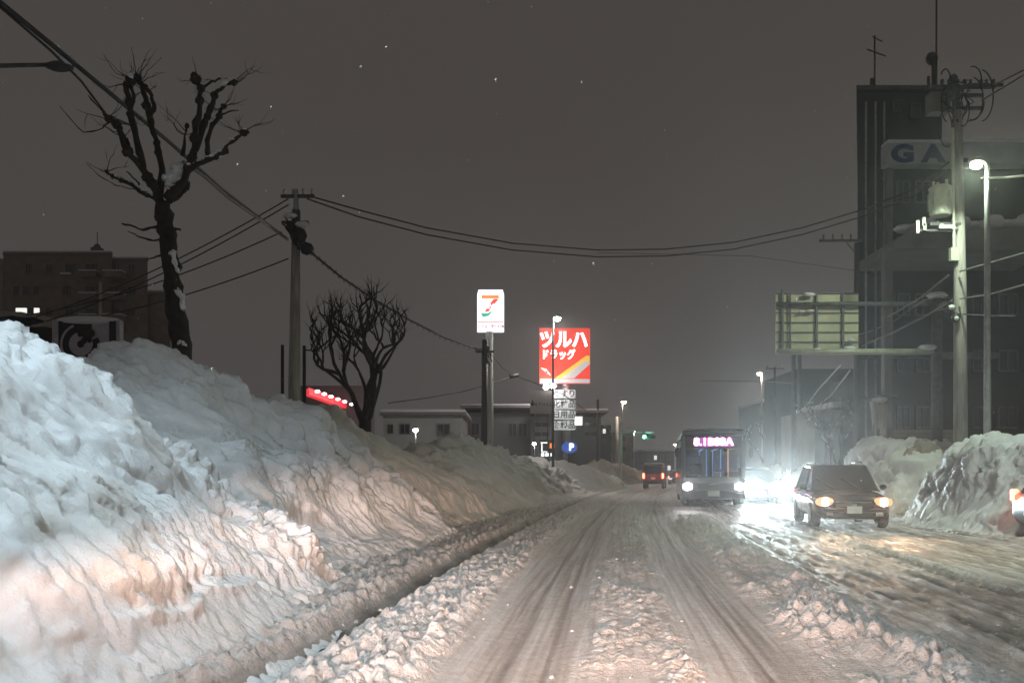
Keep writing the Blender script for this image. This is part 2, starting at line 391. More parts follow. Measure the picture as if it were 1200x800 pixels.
# ------------------------------------------------------------------ the ploughed road
def road_field(Y, U):
    far = 1 - sstep(Y, 18, 60)
    wob = 0.05 * perlin(Y * 0.12, 3.3) 
    u = U + wob + 0.03 * perlin(Y * 0.35, U * 0.5, 2.0)
    stk = fbm(u * 9, Y * 0.16, 1.0, o=4, r=0.65)
    stk2 = fbm(u * 26, Y * 0.22, 5.0, o=3, r=0.6)
    h = 0.006 * stk2 * 1.0
    d = 0.22 + 0.13 * stk + 0.12 * stk2
    # two wheel tracks of our lane, with side-by-side passes
    for c0, wd in ((-0.76, 0.30), (0.76, 0.34), (-1.05, 0.12), (1.08, 0.13)):
        r = np.exp(-((u - c0) / wd)**2)
        h = h - 0.030 * r * (1 if wd > 0.2 else 0.5)
        d = d + 0.14 * r * (0.8 + 0.8 * stk2)
    thin = np.exp(-((u + 0.63) / 0.035)**2) + np.exp(-((u - 0.88) / 0.03)**2) + np.exp(-((u + 0.92) / 0.03)**2)
    h = h - 0.012 * thin; d = d + 0.28 * thin
    # clods thrown between and beside the tracks
    c1 = clods(Y * 12, u * 14, 1); c2 = clods(Y * 6.5, u * 7.5, 2, 1.4); c3 = clods(Y * 21, u * 24, 3)
    patch = np.clip(0.62 + 1.2 * fbm(Y * 0.6, u * 2.2, 8.0, o=3), 0, 1.3)
    mid = bump_win(u, -0.40, 0.42, 0.12) * patch
    h = h + mid * (0.025 + 0.032 * c1 + 0.03 * c3); d = d - mid * (0.06 + 0.18 * c1) + mid * .12 * (1 - c1)
    lef = bump_win(u, -2.25, -1.42, 0.14)
    h = h + lef * (0.06 + 0.07 * c2 + 0.05 * c1 + 0.03 * c3); d = d - lef * (0.16 + 0.15 * c2) + lef * 0.22 * (1 - np.maximum(c2, c1)) * 0.6
    sm = bump_win(u, -1.45, -1.1, 0.1); h = h + sm * 0.015
    wr_end = 1 - sstep(Y, 20, 34)
    wr = bump_win(u, 1.30, 2.35, 0.22) * wr_end * np.clip(0.7 + 1.1 * fbm(Y * 0.6, u * 1.4, 4.0, o=3), 0.08, 1.35)
    h = h + wr * (0.045 + 0.065 * c2 + 0.05 * c1 + 0.03 * c3); d = d - wr * (0.06 + 0.12 * c2)
    # bare gutter along the foot of the banks
    gu = -2.50 + 0.10 * perlin(Y * 0.5, 9.0) + 0.05 * perlin(Y * 1.9, 2.0)
    gt = np.exp(-((u - gu) / 0.13)**2); h = h - 0.10 * gt; d = d + 0.75 * gt * np.clip(0.9 + perlin(Y * 1.5, u * 3, 3.0), 0, 1.2)
    rb = bump_win(u, -3.9, -2.68, 0.08); h = h + rb * (0.03 + 0.09 * c2 + 0.06 * c1 + 0.02 * c3); d = d + rb * (0.12 - 0.25 * np.maximum(c1, c2))
    # the oncoming lanes: packed, scraped and wet
    op = sstep(u, 2.2, 2.8)
    los = fbm(u * 4.6, Y * 0.22 + 7, 3.0, o=5, r=0.66)
    lus = fbm(u * 16, Y * 0.9 + 2, 6.0, o=3, r=0.6)
    h = h + op * (0.024 * los + 0.022 * lus + 0.02 * clods(Y * 3.2, u * 9, 6) * sstep(los, -0.1, 0.5))
    d = d + op * (0.30 - 0.50 * los - 0.42 * lus)
    edge = sstep(u, 7.0, 8.4); h = h + edge * (0.10 + 0.07 * c2); d = d - edge * 0.12
    # lighter ridge pushed up between the two oncoming lanes
    rd = np.exp(-((u - 4.3 - 0.2 * perlin(Y * 0.2, 1.0)) / 0.22)**2); h = h + rd * 0.05 * (0.5 + c1); d = d - rd * 0.22
    d = d - (1 - far) * 0.12
    return h, np.clip(d, 0.0, 1.0)
Ys = [1.6]
while Ys[-1] < 150: Ys.append(Ys[-1] + max(0.018, Ys[-1] * 0.0055))
Ys = np.array(Ys)
Us = np.concatenate([np.arange(-3.8, 2.6, 0.022), np.arange(2.6, 10.0, 0.045)])
YY, UU = np.meshgrid(Ys, Us, indexing='ij')
hh, dd = road_field(YY, UU)
V = np.stack([cen(YY) + UU, YY, hh], -1)
o = grid_mesh('road', V, 'snow_road', dd); tag(o, kind='structure')
# plain stretch of road behind the viewer and far ahead
g = MB()
for y0, y1 in ((-30, 1.6), (150, 420)):
    g.quad((float(cen(y0)) - 3.8, y0, -0.02), (float(cen(y0)) + 10, y0, -0.02), (float(cen(y1)) + 10, y1, -0.02), (float(cen(y1)) - 3.8, y1, -0.02))
o = g.build('road_far', 'snow_road'); tag(o, kind='structure')

# ------------------------------------------------------------------ snow banks
PROF = [(-0.12, -0.04), (0.0, 0.0), (0.09, 0.08), (0.17, 0.16), (0.22, 0.22), (0.26, 0.29), (0.31, 0.37), (0.38, 0.48), (0.49, 0.62), (0.62, 0.77), (0.80, 0.90), (0.93, 0.98), (1.0, 1.0), (1.10, 0.985), (1.3, 0.86), (1.6, 0.55), (2.0, 0.2)]
def bank(name, label, table, ns, nt, mat='snow', seed=0, flute=0.09, clod=0.12, big=0.22, strata=0.07, side=1, smooth_top=0.0, group='ploughed snow banks along the road', slump=0.0, dirt_shade0=0.0, prof=PROF, rubble=None, grime=1.0):
    T = np.array(table, float)
    # denser rows near, where a pixel is small
    s = np.linspace(0, 1, ns); s = T[0, 0] + (T[-1, 0] - T[0, 0]) * s
    fu, cu_, H = (np.interp(s, T[:, 0], T[:, k]) for k in (1, 2, 3))
    def smoo(a):
        k = max(3, ns // 60) | 1; ker = np.hanning(k + 2)[1:-1]; ker /= ker.sum()
        return np.convolve(np.pad(a, k // 2, mode='edge'), ker, 'valid')
    fu, cu_, H = smoo(fu), smoo(cu_), smoo(H)
    pr = np.array(prof); ch = np.concatenate([[0], np.cumsum(np.hypot(np.diff(pr[:, 0]), np.diff(pr[:, 1])))])
    t = np.linspace(0, ch[-1], nt)
    pa, pb = np.interp(t, ch, pr[:, 0]), np.interp(t, ch, pr[:, 1])
    ker = np.hanning(9)[1:-1]; ker /= ker.sum()
    pa = np.convolve(np.pad(pa, 3, mode='edge'), ker, 'valid'); pb = np.convolve(np.pad(pb, 3, mode='edge'), ker, 'valid')
    S, A = np.meshgrid(s, pa, indexing='ij'); _, B = np.meshgrid(s, pb, indexing='ij'); _, TT = np.meshgrid(s, t / ch[-1], indexing='ij')
    Fu, Cu, HH = fu[:, None], cu_[:, None], H[:, None]
    wv = 0.22 * fbm(S * 0.45 + seed, B * 1.2, seed * 1.7, o=2) * np.sin(np.clip(A, 0, 1) * PI)
    U = Fu + (Cu - Fu) * (A + wv * 0.5)
    Z = HH * B
    X = cen(S) + U
    V = np.stack([X, S, Z], -1)
    ds = np.gradient(V, axis=0); dt = np.gradient(V, axis=1)
    N = np.cross(dt, ds); N /= (np.linalg.norm(N, axis=-1, keepdims=True) + 1e-9)
    N *= np.where((N[..., 2:3] < 0), -1, 1)
    N[..., 2] = np.maximum(N[..., 2], 0.15); N /= np.linalg.norm(N, axis=-1, keepdims=True)
    W = np.abs(Cu - Fu)
    L = TT * (W * 1.8 + HH)                    # rough length up the slope
    env = np.clip(HH / 0.7, 0, 1)
    low = bump_win(B, 0.16, 0.48, 0.07) * (A < 1)
    dmp = env
    disp = big * fbm(S * 0.55 + seed * 3.1, Z * 0.8, seed + U * 0.6, o=3) * dmp * sstep(B, 0.0, 0.2)
    fl = ridge(S * 3.0 + 0.7 * fbm(S, Z, seed), Z * 0.75 + S * 0.25, seed + 2.0, o=3)
    disp = disp + flute * (fl - 0.5) * low * dmp
    fl2 = ridge(S * 8.0 + 0.9 * fbm(S * 2, Z * 2, seed), Z * 1.8 + S, seed + 4.0, o=2)
    disp = disp + flute * 0.38 * (fl2 - 0.5) * low * dmp
    # wind-cut grooves and slabs across the middle, running down and away
    q = Z * 1.9 + S * 1.3
    mid = bump_win(B, 0.42, 0.93, 0.10) * (A < 1.02)
    st = ridge(q * 1.5, (S - Z) * 0.35, seed + 7.0, o=3)
    disp = disp - strata * sstep(st, 0.62, 0.95) * mid * dmp
    sl = clods(q * 1.1 + 0.4 * perlin(S * 2, Z * 2, seed), (S - Z * 0.7) * 1.8, 10 + seed, 1.6)
    disp = disp + strata * 0.9 * sl * mid * dmp
    # broken blocks along the crest
    top = sstep(B, 0.74 + 0.1 * smooth_top, 0.97) + 0.35 * bump_win(A, 0.55, 0.8, 0.08) * sstep(fbm(S * 0.7, Z, seed + 9.0, o=2), -0.05, 0.4)
    top = np.clip(top, 0, 1) * (1 - smooth_top)
    if rubble: top = np.maximum(top, 0.9 * bump_win(S + 0.35 * fbm(S, Z, seed + 30.0, o=2), rubble[0], rubble[1], 0.25) * sstep(B, 0.2, 0.4))
    cc = clods(S * 3.2, L * 3.0, 20 + seed, 1.5) * 0.6 + clods(S * 7.5, L * 7.0, 30 + seed, 1.6) * 0.5 + clods(S * 15, L * 14, 40 + seed) * 0.28
    disp = disp + clod * cc * top * dmp
    # crumbs at the foot
    ft = (1 - sstep(B, 0.05, 0.22)) * (A < 0.6)
    disp = disp + 0.06 * (clods(S * 7, L * 7, 50 + seed) + 0.6 * clods(S * 14, L * 14, 51 + seed)) * ft
    disp = disp + 0.014 * fbm(S * 9, Z * 9, U * 9, o=3) * (1 + low)
    crk = ridge(S * 1.1 + 0.5 * fbm(S * 2, Z * 2, seed + 1, o=2), Z * 1.6 + S * 0.3, seed + 13.0, o=2)
    crk = sstep(crk, 0.80, 0.97) * sstep(B, 0.15, 0.3) * (1 - sstep(B, 0.8, 0.95)) * sstep(perlin(S * 0.6, Z * 0.6, seed + 3.0), -0.05, 0.3)
    disp = disp - 0.07 * crk * dmp
    disp = disp + 0.026 * clods(S * 4 + fbm(S, Z, seed), L * 3.2, 60 + seed, 2.0) * sstep(fbm(S * 0.9, Z * 1.1, seed + 21, o=2), -0.1, 0.35) * dmp
    if slump:
        # a slab has slid: the lower drift stands proud of a dark undercut
        edge = 0.155 + 0.05 * perlin(S * 1.3, 4.0 + seed)
        cutm = bump_win(B, edge, edge + 0.05, 0.012) * (A < 0.6) * bump_win(S, slump[0], slump[1], 0.5)
        disp = disp - 0.07 * cutm
        fl_s = (1 - sstep(B, edge - 0.03, edge)) * (A < 0.6)
        disp = disp * (1 - 0.6 * fl_s * bump_win(S, slump[0], slump[1], 0.5))
    V = V + N * disp[..., None]
    dirt = dirt_shade0 + 0.07 + 0.10 * fbm(S * 0.8, Z, seed + 3, o=3)  # base level holds dirt and the painted grey of unlit banks
    dirt = dirt + 0.30 * low * np.clip(fbm(S * 2.2, Z * 0.5, seed + 6, o=3) + 0.05, 0, 1) + 0.12 * (1 - fl) * low  # patchy streaks, and darker hollows between the flutes
    dirt = dirt + 0.25 * sstep(st, 0.72, 0.95) * mid * 0.6 + 0.16 * ft  # darker along the grooves and at the foot
    dirt = dirt + 0.32 * crk  # darker along the cracks
    dirt = dirt + 0.08 * top * (1 - np.clip(cc, 0, 1))  # darker in the gaps between crest blocks
    ob = grid_mesh(name, V, mat, np.clip(dirt * grime, 0, 1)); tag(ob, label, 'snow bank', group); recentre(ob)
    return ob
bank('snow_bank', 'tallest near snow bank at the left frame edge with fluted melted face and chunky crest',
     [(-4, -2.7, -5.2, 2.5), (5, -2.75, -5.3, 2.62), (7.2, -2.8, -5.45, 2.55), (7.65, -2.85, -5.3, 2.30), (8.0, -2.9, -5.1, 1.88), (8.8, -3.0, -4.75, 1.50), (9.3, -3.0, -4.4, 1.12), (9.6, -3.0, -4.15, 0.75), (9.9, -3.05, -3.8, 0.4), (10.3, -3.1, -3.3, 0.0)],
     560, 230, seed=1, flute=0.13, clod=0.16, big=0.20, strata=0.06, slump=(5.2, 7.6), rubble=(8.5, 11))
bank('snow_bank', 'second snow bank at the foot of the pollarded tree, cracked grey slabs on its flank',
     [(9.3, -4.4, -6.4, 0.2), (10.1, -3.9, -6.8, 1.5), (11.0, -3.6, -6.9, 2.5), (12.2, -3.45, -6.9, 2.95), (13.2, -3.4, -6.9, 2.98), (15, -3.35, -6.5, 2.65), (16.3, -3.3, -6.3, 2.50), (17.3, -3.3, -6.2, 2.0), (18.0, -3.3, -5.5, 1.15), (18.6, -3.3, -4.2, 0.35), (18.9, -3.3, -3.6, 0.0)],
     380, 170, seed=4, flute=0.09, clod=0.15, big=0.34, strata=0.20, dirt_shade0=-0.04)
bank('snow_bank', 'third snow bank, grey and smooth, beyond the left utility pole and before the bare tree',
     [(18.2, -4.8, -6.8, 0.4), (19.0, -4.3, -7.0, 2.2), (20, -3.9, -7.0, 2.80), (21.3, -3.6, -6.7, 2.25), (23, -3.35, -5.85, 1.6), (23.8, -3.3, -4.9, 0.65), (24.1, -3.2, -3.6, 0.0)],
     220, 110, seed=8, flute=0.06, clod=0.10, big=0.22, strata=0.08, dirt_shade0=0.16)  # raised base level paints this bank greyer because it lies unlit
bank('snow_bank', 'long grey snow bank under the convenience store sign pole',
     [(24.5, -4.2, -6.6, 0.3), (26, -3.9, -6.7, 1.5), (28, -3.6, -6.6, 2.0), (31, -3.3, -6.2, 2.42), (35, -3.2, -5.7, 2.0), (40, -3.15, -5.2, 1.7), (44, -3.1, -4.8, 1.4), (48, -3.1, -4.2, 0.9), (52, -3.1, -3.4, 0.0)],
     300, 80, seed=12, flute=0.06, clod=0.28, big=0.28, strata=0.10, dirt_shade0=0.10)  # greyed the same way, lack of light put into the colour
bank('snow_bank', 'pale greenish snow bank by the drugstore sign pole',
     [(50, -6.4, -8.2, 0.2), (52, -4.8, -7.9, 2.3), (60, -3.6, -6.3, 2.0), (68, -3.0, -4.9, 1.5), (76, -2.4, -3.2, 0.1)],
     140, 50, seed=15, flute=0.04, clod=0.15, big=0.3, strata=0.05)
bank('snow_bank', 'far brownish snow bank just left of the green traffic light',
     [(76, -4.6, -7.2, 0.4), (80, -3.6, -6.6, 2.5), (92, -3.4, -5.7, 2.1), (112, -3.2, -4.6, 1.0), (125, -3.2, -3.8, 0.0)],
     120, 40, mat='snow_dirty', seed=18, flute=0.04, clod=0.2, big=0.3, dirt_shade0=0.2)
bank('snow_bank', 'wide lumpy snow bank lit pale green at the right edge under the street lamp',
     [(16.4, 8.2, 9.2, 0.0), (17.2, 7.75, 9.1, 1.6), (18.5, 7.6, 8.9, 1.95), (20.5, 7.4, 8.5, 2.05), (21.6, 7.35, 8.4, 1.95), (22.5, 7.4, 8.3, 1.5), (23.6, 7.5, 8.1, 0.6), (24.4, 7.6, 8.0, 0.0)],
     220, 150, seed=22, flute=0.02, clod=0.15, big=0.20, strata=0.12, dirt_shade0=-0.1, grime=.25,
     prof=[(-0.25, -0.04), (0, 0), (0.2, 0.12), (0.35, 0.3), (0.5, 0.5), (0.62, 0.68), (0.8, 0.87), (1.0, 1.0), (1.5, 1.02), (2.4, 0.97), (3.4, 0.9), (4.5, 0.3)])
bank('snow_bank', 'smooth rounded snow bank behind the oncoming dark car',
     [(25.0, 8.0, 9.6, 0.0), (26.5, 7.6, 9.1, 1.9), (28, 7.6, 8.9, 2.35), (31, 7.6, 8.9, 2.45), (33.5, 7.6, 8.9, 2.1), (35, 7.9, 8.8, 0.0)],
     160, 90, seed=26, flute=0.05, clod=0.18, big=0.3, strata=0.2, smooth_top=0.2,
     prof=[(-0.25, -0.04), (0, 0), (0.2, 0.25), (0.5, 0.65), (0.8, 0.92), (1.0, 1.0), (1.5, 1.0), (2.5, 0.9), (3.4, 0.7), (4.2, 0.2)])
bank('snow_bank', 'low dim snow bank along the right kerb beyond the bus',
     [(38, 8.0, 9.4, 0.0), (41, 7.7, 9.2, 1.6), (60, 7.8, 9.2, 1.8), (85, 7.8, 9.2, 1.5), (110, 7.8, 9.0, 0.0)],
     160, 40, seed=30, clod=0.2, big=0.35, dirt_shade0=0.1)
# crumbled snow heap, brown with grit, between the right banks
g = MB()
gx = np.linspace(-1.3, 1.3, 90)
XX, ZZ = np.meshgrid(gx, gx, indexing='ij')
hz = np.clip(1 - (XX**2 + ZZ**2) / 1.5, 0, 1) * 2.25 + 0.25 * fbm(XX * 1.6, ZZ * 1.6, 3.0) + .16 * clods(XX * 4, ZZ * 4, 77, 2)
c0 = P(1080, 553, 27.0)
ob = grid_mesh('snow_heap', np.stack([XX + c0.x, ZZ + c0.y, np.maximum(hz, -0.05)], -1), 'snow_dirty', np.full(XX.shape, 0.35) + 0.2 * fbm(XX * 3, ZZ * 3))
tag(ob, 'brown gritty snow heap poking up between the two right snow banks', 'snow heap'); recentre(ob)

# snowy plots behind the banks, rising gently from the road
def plot(u0, u1, y0, y1, z, seed):
    yy = np.linspace(y0, y1, 90); uu = np.linspace(u0, u1, 50); A, B_ = np.meshgrid(yy, uu, indexing='ij')
    h = z + 0.25 * fbm(A * 0.2, B_ * 0.2, seed, o=4)
    return grid_mesh('yard_snow', np.stack([cen(A) + B_, A, h], -1), 'snow_cap')
tag(plot(-70, -7.2, 4, 150, 0.35, 2.0), kind='structure'); tag(plot(9.6, 70, 4, 150, 0.3, 6.0), kind='structure')

# loose crumbs scattered on the road beside the tracks
rnd = random.Random(3)
g = MB()
for _ in range(800):
    y = 4.5 + 20 * rnd.random()**1.7
    u = rnd.choice([rnd.gauss(-1.8, 0.28), rnd.gauss(-1.8, 0.28), rnd.gauss(1.8, 0.35), rnd.gauss(0, 0.25), rnd.gauss(-2.9, 0.25), rnd.uniform(2.3, 7)])
    r = 0.010 + 0.028 * rnd.random()**3 * (1 if u < 2.4 else 0.6)
    hh_, _d = road_field(np.array([[y]]), np.array([[u]])) if False else (None, None)
    g.ball((0, 0, 0), 0, 5); k = len(g.v) - 5 * 5; 
    g.v = g.v[:k]; g.f = g.f[:-4 * 5]
    base = len(g.v); zz = 0.0
    pts = [(1, 0, 0), (-.3, .9, 0), (-.6, -.8, .1), (.1, .1, .9), (.6, .7, .5), (-.7, .1, .5), (.4, -.7, .55)]
    g_y, g_u = y, u
    g.__dict__.setdefault('crumbs', []).append((y, u, r, base))
    for p in pts:
        j = [rnd.uniform(.7, 1.2) for _ in range(3)]
        g.v.append(Vector((float(cen(y)) + u + p[0] * r * j[0], y + p[1] * r * j[1], p[2] * r * 1.1 * j[2])))
    for f in ((0, 4, 3), (4, 1, 3), (1, 5, 3), (5, 2, 3), (2, 6, 3), (6, 0, 3), (0, 1, 4), (1, 2, 5), (2, 0, 6)): g.f.append([base + i for i in f])
cy_ = np.array([c[0] for c in g.crumbs]); cu2 = np.array([c[1] for c in g.crumbs]); hc, _ = road_field(cy_, cu2)
for (y, u, r, b0), hcc in zip(g.crumbs, hc):
    for k in range(7): g.v[b0 + k].z += float(hcc) - 0.002
o = g.build('snow_crumbs', 'snow_crumb', smooth=True); tag(o, 'loose crumbs of snow scattered on the road beside the wheel tracks', 'snow crumbs', kind='stuff')

# ================================================================== TREES
def rough(mb, amp, f):
    a = np.array([tuple(v) for v in mb.v])
    d = np.stack([perlin(a[:, 0] * f + k * 9.1, a[:, 1] * f, a[:, 2] * f + k) for k in range(3)], -1) * amp
    mb.v = [Vector(p) for p in a + d]
def wiggle(pts, k, amp, rn):
    """subdivide a polyline and jitter it"""
    out = [Vector(pts[0])]
    for a, b in zip(pts[:-1], pts[1:]):
        a, b = Vector(a), Vector(b)
        for i in range(1, k + 1):
            p = a.lerp(b, i / k)
            if i < k: p += Vector([rn.uniform(-1, 1) * amp for _ in range(3)])
            out.append(p)
    return out
def twig(mb, p, d, L, r, rn, depth=2, snow=None, droop=0.0):
    pts = [p.copy()]; d = d.normalized(); n = 6
    for i in range(n):
        d = (d + Vector([rn.uniform(-.35, .35) for _ in range(3)]) + Vector((0, 0, 0.08 - droop))).normalized()
        pts.append(pts[-1] + d * L / n)
    mb.tube(pts, [r * (1 - 0.75 * i / n) for i in range(n + 1)], 5)
    if depth > 0:
        for _ in range(2 if depth > 1 else 1 + rn.randrange(2)):
            i = rn.randrange(1, n); dd_ = (pts[i] - pts[i - 1]).normalized() + Vector([rn.uniform(-1, 1) for _ in range(3)]) * 0.9
            twig(mb, pts[i], dd_, L * rn.uniform(.4, .7), r * 0.6, rn, depth - 1, snow)
rn = random.Random(11)
TY = 13.0
base = P(213, 412, TY); base.z = 0.3
tree = thing('pollarded_tree', base, 'bare pollarded street tree with knobby snow-dusted limbs standing on the left snow bank', 'tree', 'bare trees along the road')
tr = MB()
tp = [(base.x, TY, 0.2)] + [P(x, y, TY) for x, y in ((214, 412), (210, 385), (205, 350), (201, 320), (198, 290), (194, 262), (191, 238))]
tp = wiggle(tp, 4, 0.012, rn)
tr.tube(tp, [0.155 - 0.045 * i / len(tp) + 0.012 * rn.uniform(-1, 1) for i in range(len(tp))], 12)
for _ in range(14):
    p = tp[rn.randrange(6, len(tp))]; tr.ball(p + Vector((rn.uniform(-.09, .09), rn.uniform(-.1, 0), 0)), rn.uniform(.05, .08), 7, (1, 1, 1.4))
rough(tr, .035, 9); tr.build('trunk', 'bark', tree, world=True, smooth=True)
limbs = [
 ([(190, 240, 0), (178, 215, -.1), (165, 195, -.2), (150, 178, -.3), (143, 160, -.3), (137, 146, -.3), (127, 139, -.35)], .085, .035),
 ([(127, 139, -.35), (116, 126, -.4), (104, 112, -.4)], .022, .008),
 ([(152, 180, -.3), (148, 165, -.2), (140, 150, -.25)], .04, .03),
 ([(168, 197, -.2), (161, 168, -.1), (155, 142, 0), (151, 120, .05), (148, 100, .05), (155, 93, .05)], .06, .04),
 ([(152, 128, .05), (157, 112, .1), (150, 93, .1)], .035, .03),
 ([(186, 232, 0), (190, 200, .2), (184, 168, .25), (178, 150, .3), (172, 124, .3), (167, 100, .3), (161, 92, .3)], .065, .038),
 ([(176, 140, .3), (181, 126, .3), (178, 112, .3), (170, 102, .3)], .04, .03),
 ([(196, 232, 0), (212, 217, -.1), (221, 197, -.2), (227, 180, -.2), (229, 155, -.1), (234, 125, 0), (236, 104, 0), (228, 89, 0)], .08, .035),
 ([(229, 175, -.2), (237, 150, .1), (246, 128, .2), (255, 106, .2), (264, 98, .2), (275, 97, .2)], .055, .03),
 ([(236, 104, 0), (248, 96, .1), (262, 92, .2)], .025, .018),
 ([(244, 184, -.2), (243, 165, -.2), (249, 146, -.2), (257, 136, -.2), (262, 125, -.2)], .045, .028),
 ([(256, 136, -.2), (267, 131, -.2), (279, 130, -.2)], .02, .01),
 ([(217, 198, -.2), (233, 192, -.4), (248, 186, -.5), (262, 180, -.5), (268, 169, -.5), (279, 161, -.5), (289, 155, -.5)], .05, .022),
 ([(214, 182, .1), (216, 165, .1), (219, 148, .1)], .035, .022),
 ([(198, 236, 0), (212, 228, .2), (219, 216, .2)], .05, .035),
 ([(186, 235, 0), (172, 228, .1), (160, 221, .2), (147, 213, .2), (134, 208, .2), (125, 201, .2)], .04, .018),
 ([(172, 226, .1), (158, 222, .1), (135, 217, .2), (115, 205, .2), (101, 190, .2)], .012, .005),
 ([(163, 216, .2), (156, 208, .2), (148, 202, .2)], .02, .012),
 ([(191, 266, 0), (179, 267, -.1), (168, 270, -.1), (156, 265, -.1), (143, 262, -.1)], .03, .015),
 ([(192, 282, 0), (175, 281, .1), (160, 277, .1), (150, 271, .1)], .02, .008),
 ([(194, 296, 0), (184, 300, -.1), (172, 304, -.1)], .022, .01),
 ([(195, 270, 0), (205, 268, 0), (211, 270, 0)], .03, .02),
 ([(129, 143, -.3), (115, 153, -.4), (98, 155, -.5), (84, 142, -.5), (70, 125, -.5)], .014, .005),
 ([(160, 92, .2), (157, 72, .2), (154, 56, .2)], .013, .004),
 ([(150, 92, .1), (135, 86, .1), (121, 64, .1)], .009, .003),
 ([(168, 92, .2), (176, 80, .2), (190, 68, .2)], .007, .003),
]
crown = MB(); sn = MB()
for pts, r0, r1 in limbs:
    w_ = [P(x, y, TY + dy) for x, y, dy in pts]; w_ = wiggle(w_, 3, 0.016 if r0 > .02 else 0.008, rn); n = len(w_)
    crown.tube(w_, [max(0.004, (r0 + (r1 - r0) * i / (n - 1)) * .84 * rn.uniform(.85, 1.2)) for i in range(n)], 8)
    if r0 > .03:
        for k in range(n // 3): crown.ball(w_[rn.randrange(n)], r0 * rn.uniform(.7, 1.15), 7, (1.1, 1, 1))
        crown.ball(w_[-1], r1 * 1.7, 8)
        for k in range(4): twig(crown, w_[-1 - rn.randrange(min(3, n))], Vector((rn.uniform(-1, 1), rn.uniform(-.6, .6), rn.uniform(-.2, 1))), rn.uniform(.25, .6), .008, rn, 1)
    if r0 > .035:                              # snow lying on the upper side
        for i in range(1, n - 1):
            d = (w_[i + 1] - w_[i - 1]).normalized()
            if abs(d.z) < 0.55: sn.ball(w_[i] + Vector((0.01, -0.02, r0 * 0.8)), r0 * rn.uniform(.5, .85), 7, (1.6, 1, .5))
rough(crown, .018, 14); crown.build('crown', 'bark', tree, world=True, smooth=True)
for pl_, r in (([(198, 214), (202, 208), (205, 200), (209, 196), (214, 194)], .085), ([(193, 205), (197, 211), (200, 216)], .06), ([(226, 193), (238, 189), (250, 185), (260, 180)], .05), ([(202, 292), (204, 303), (206, 313), (208, 320)], .045), ([(208, 336), (211, 345), (213, 355), (216, 363)], .055), ([(207, 398), (212, 402), (219, 404)], .07), ([(150, 90), (155, 88)], .045), ([(258, 97), (266, 96)], .045)):
    q_ = wiggle([P(x, y, TY - .10) for x, y in pl_], 3, .022, rn); sn.tube(q_, [r * rn.uniform(.5, 1.15) * (.35 if i_ in (0, len(q_) - 1) else 1) for i_ in range(len(q_))], 9)
rough(sn, .03, 11)
sn.build('snow_cap', 'snow_cap', tree, world=True, smooth=True)

def bare_tree(pos, height, spread, label, seed, snowy=0.0, stems=5, name='bare_tree', group='bare trees along the road', trunk=0.12, thick=.0105, first=.33):
    rn = random.Random(seed)
    t = thing(name, pos, label, 'tree', group)
    tk = MB(); trunk_h = height * trunk
    tk.tube([(0, 0, -0.3), (0, 0, trunk_h * .5), (0.03, 0, trunk_h)], [height * .034, height * .027, height * .028], 9); tk.build('trunk', 'bark', t, smooth=True)
    cr_ = MB(); sn_ = MB()
    def grow(p, d, L, r, lev):
        n = 5; pts = [p.copy()]; q = p.copy()
        for i in range(n):
            d = (d + Vector([rn.uniform(-.26, .26), rn.uniform(-.26, .26), rn.uniform(-.15, .28)])).normalized()
            # keep inside an egg-shaped envelope by bending up and in
            hr = math.hypot(q.x, q.y)
            lim = spread * (0.30 + 0.72 * min(1, max(0, q.z - trunk_h) / (height * .3)))
            if hr > lim: d = (d + Vector((-q.x / hr, -q.y / hr, .5)) * .35).normalized()
            if q.z > height * (1 - 0.25 * (hr / spread)**2): L = L * .8
            q = q + d * L / n; pts.append(q)
        rr = [r * (1 - .42 * i / n) * rn.uniform(.85, 1.15) for i in range(n + 1)]
        cr_.tube(pts, rr, 6)
        if snowy:
            for i in range(1, n + 1):
                if rn.random() < snowy and abs(d.z) < .85: sn_.tube([pts[i - 1] + Vector((0, 0, rr[i])), pts[i] + Vector((0, 0, rr[i]))], rr[i] * .9 + .01, 5)
        if lev > 0:
            for k in range(2 if rn.random() < .6 else 3):
                side = Vector([rn.uniform(-1, 1), rn.uniform(-1, 1), rn.uniform(-.15, .8)]).normalized()
                grow(pts[-1 - (0 if k < 2 else 2)], (d * 0.8 + side * .95).normalized(), L * rn.uniform(.5, .74), r * .68, lev - 1)
        elif rn.random() < .8:
            cr_.ball(pts[-1], r * 1.3, 6)
            for _ in range(2): twig(cr_, pts[-1], d + Vector((rn.uniform(-.8, .8), rn.uniform(-.8, .8), .3)), height * .05, r * .35, rn, 0)
    for k in range(stems):
        a = 2 * PI * k / stems + rn.uniform(-.3, .3)
        grow(Vector((0, 0, trunk_h * .9)), Vector((math.cos(a) * .5, math.sin(a) * .5, 1)).normalized(), height * first, height * thick, 4)
    cr_.build('crown', 'bark', t, smooth=True)
    if snowy and sn_.v: sn_.build('snow_cap', 'snow_cap', t, smooth=True)
    return t
b = P(427, 553, 26.5); b.z = 1.0
bare_tree(b, 7.0, 1.6, 'bare vase-shaped tree with dense crooked branches right of the left utility pole', 8, stems=6, trunk=.28, thick=.0130, first=.26)
b = P(975, 553, 44); b.z = 0.3
bare_tree(b, 5.6, 1.7, 'snow-lined bare tree under the lit gantry board', 9, snowy=.18, stems=4)
b = P(905, 553, 70); b.z = 0.3
bare_tree(b, 7, 2.2, 'dim bare tree beside the far right street lamp', 21, snowy=.2, stems=4)

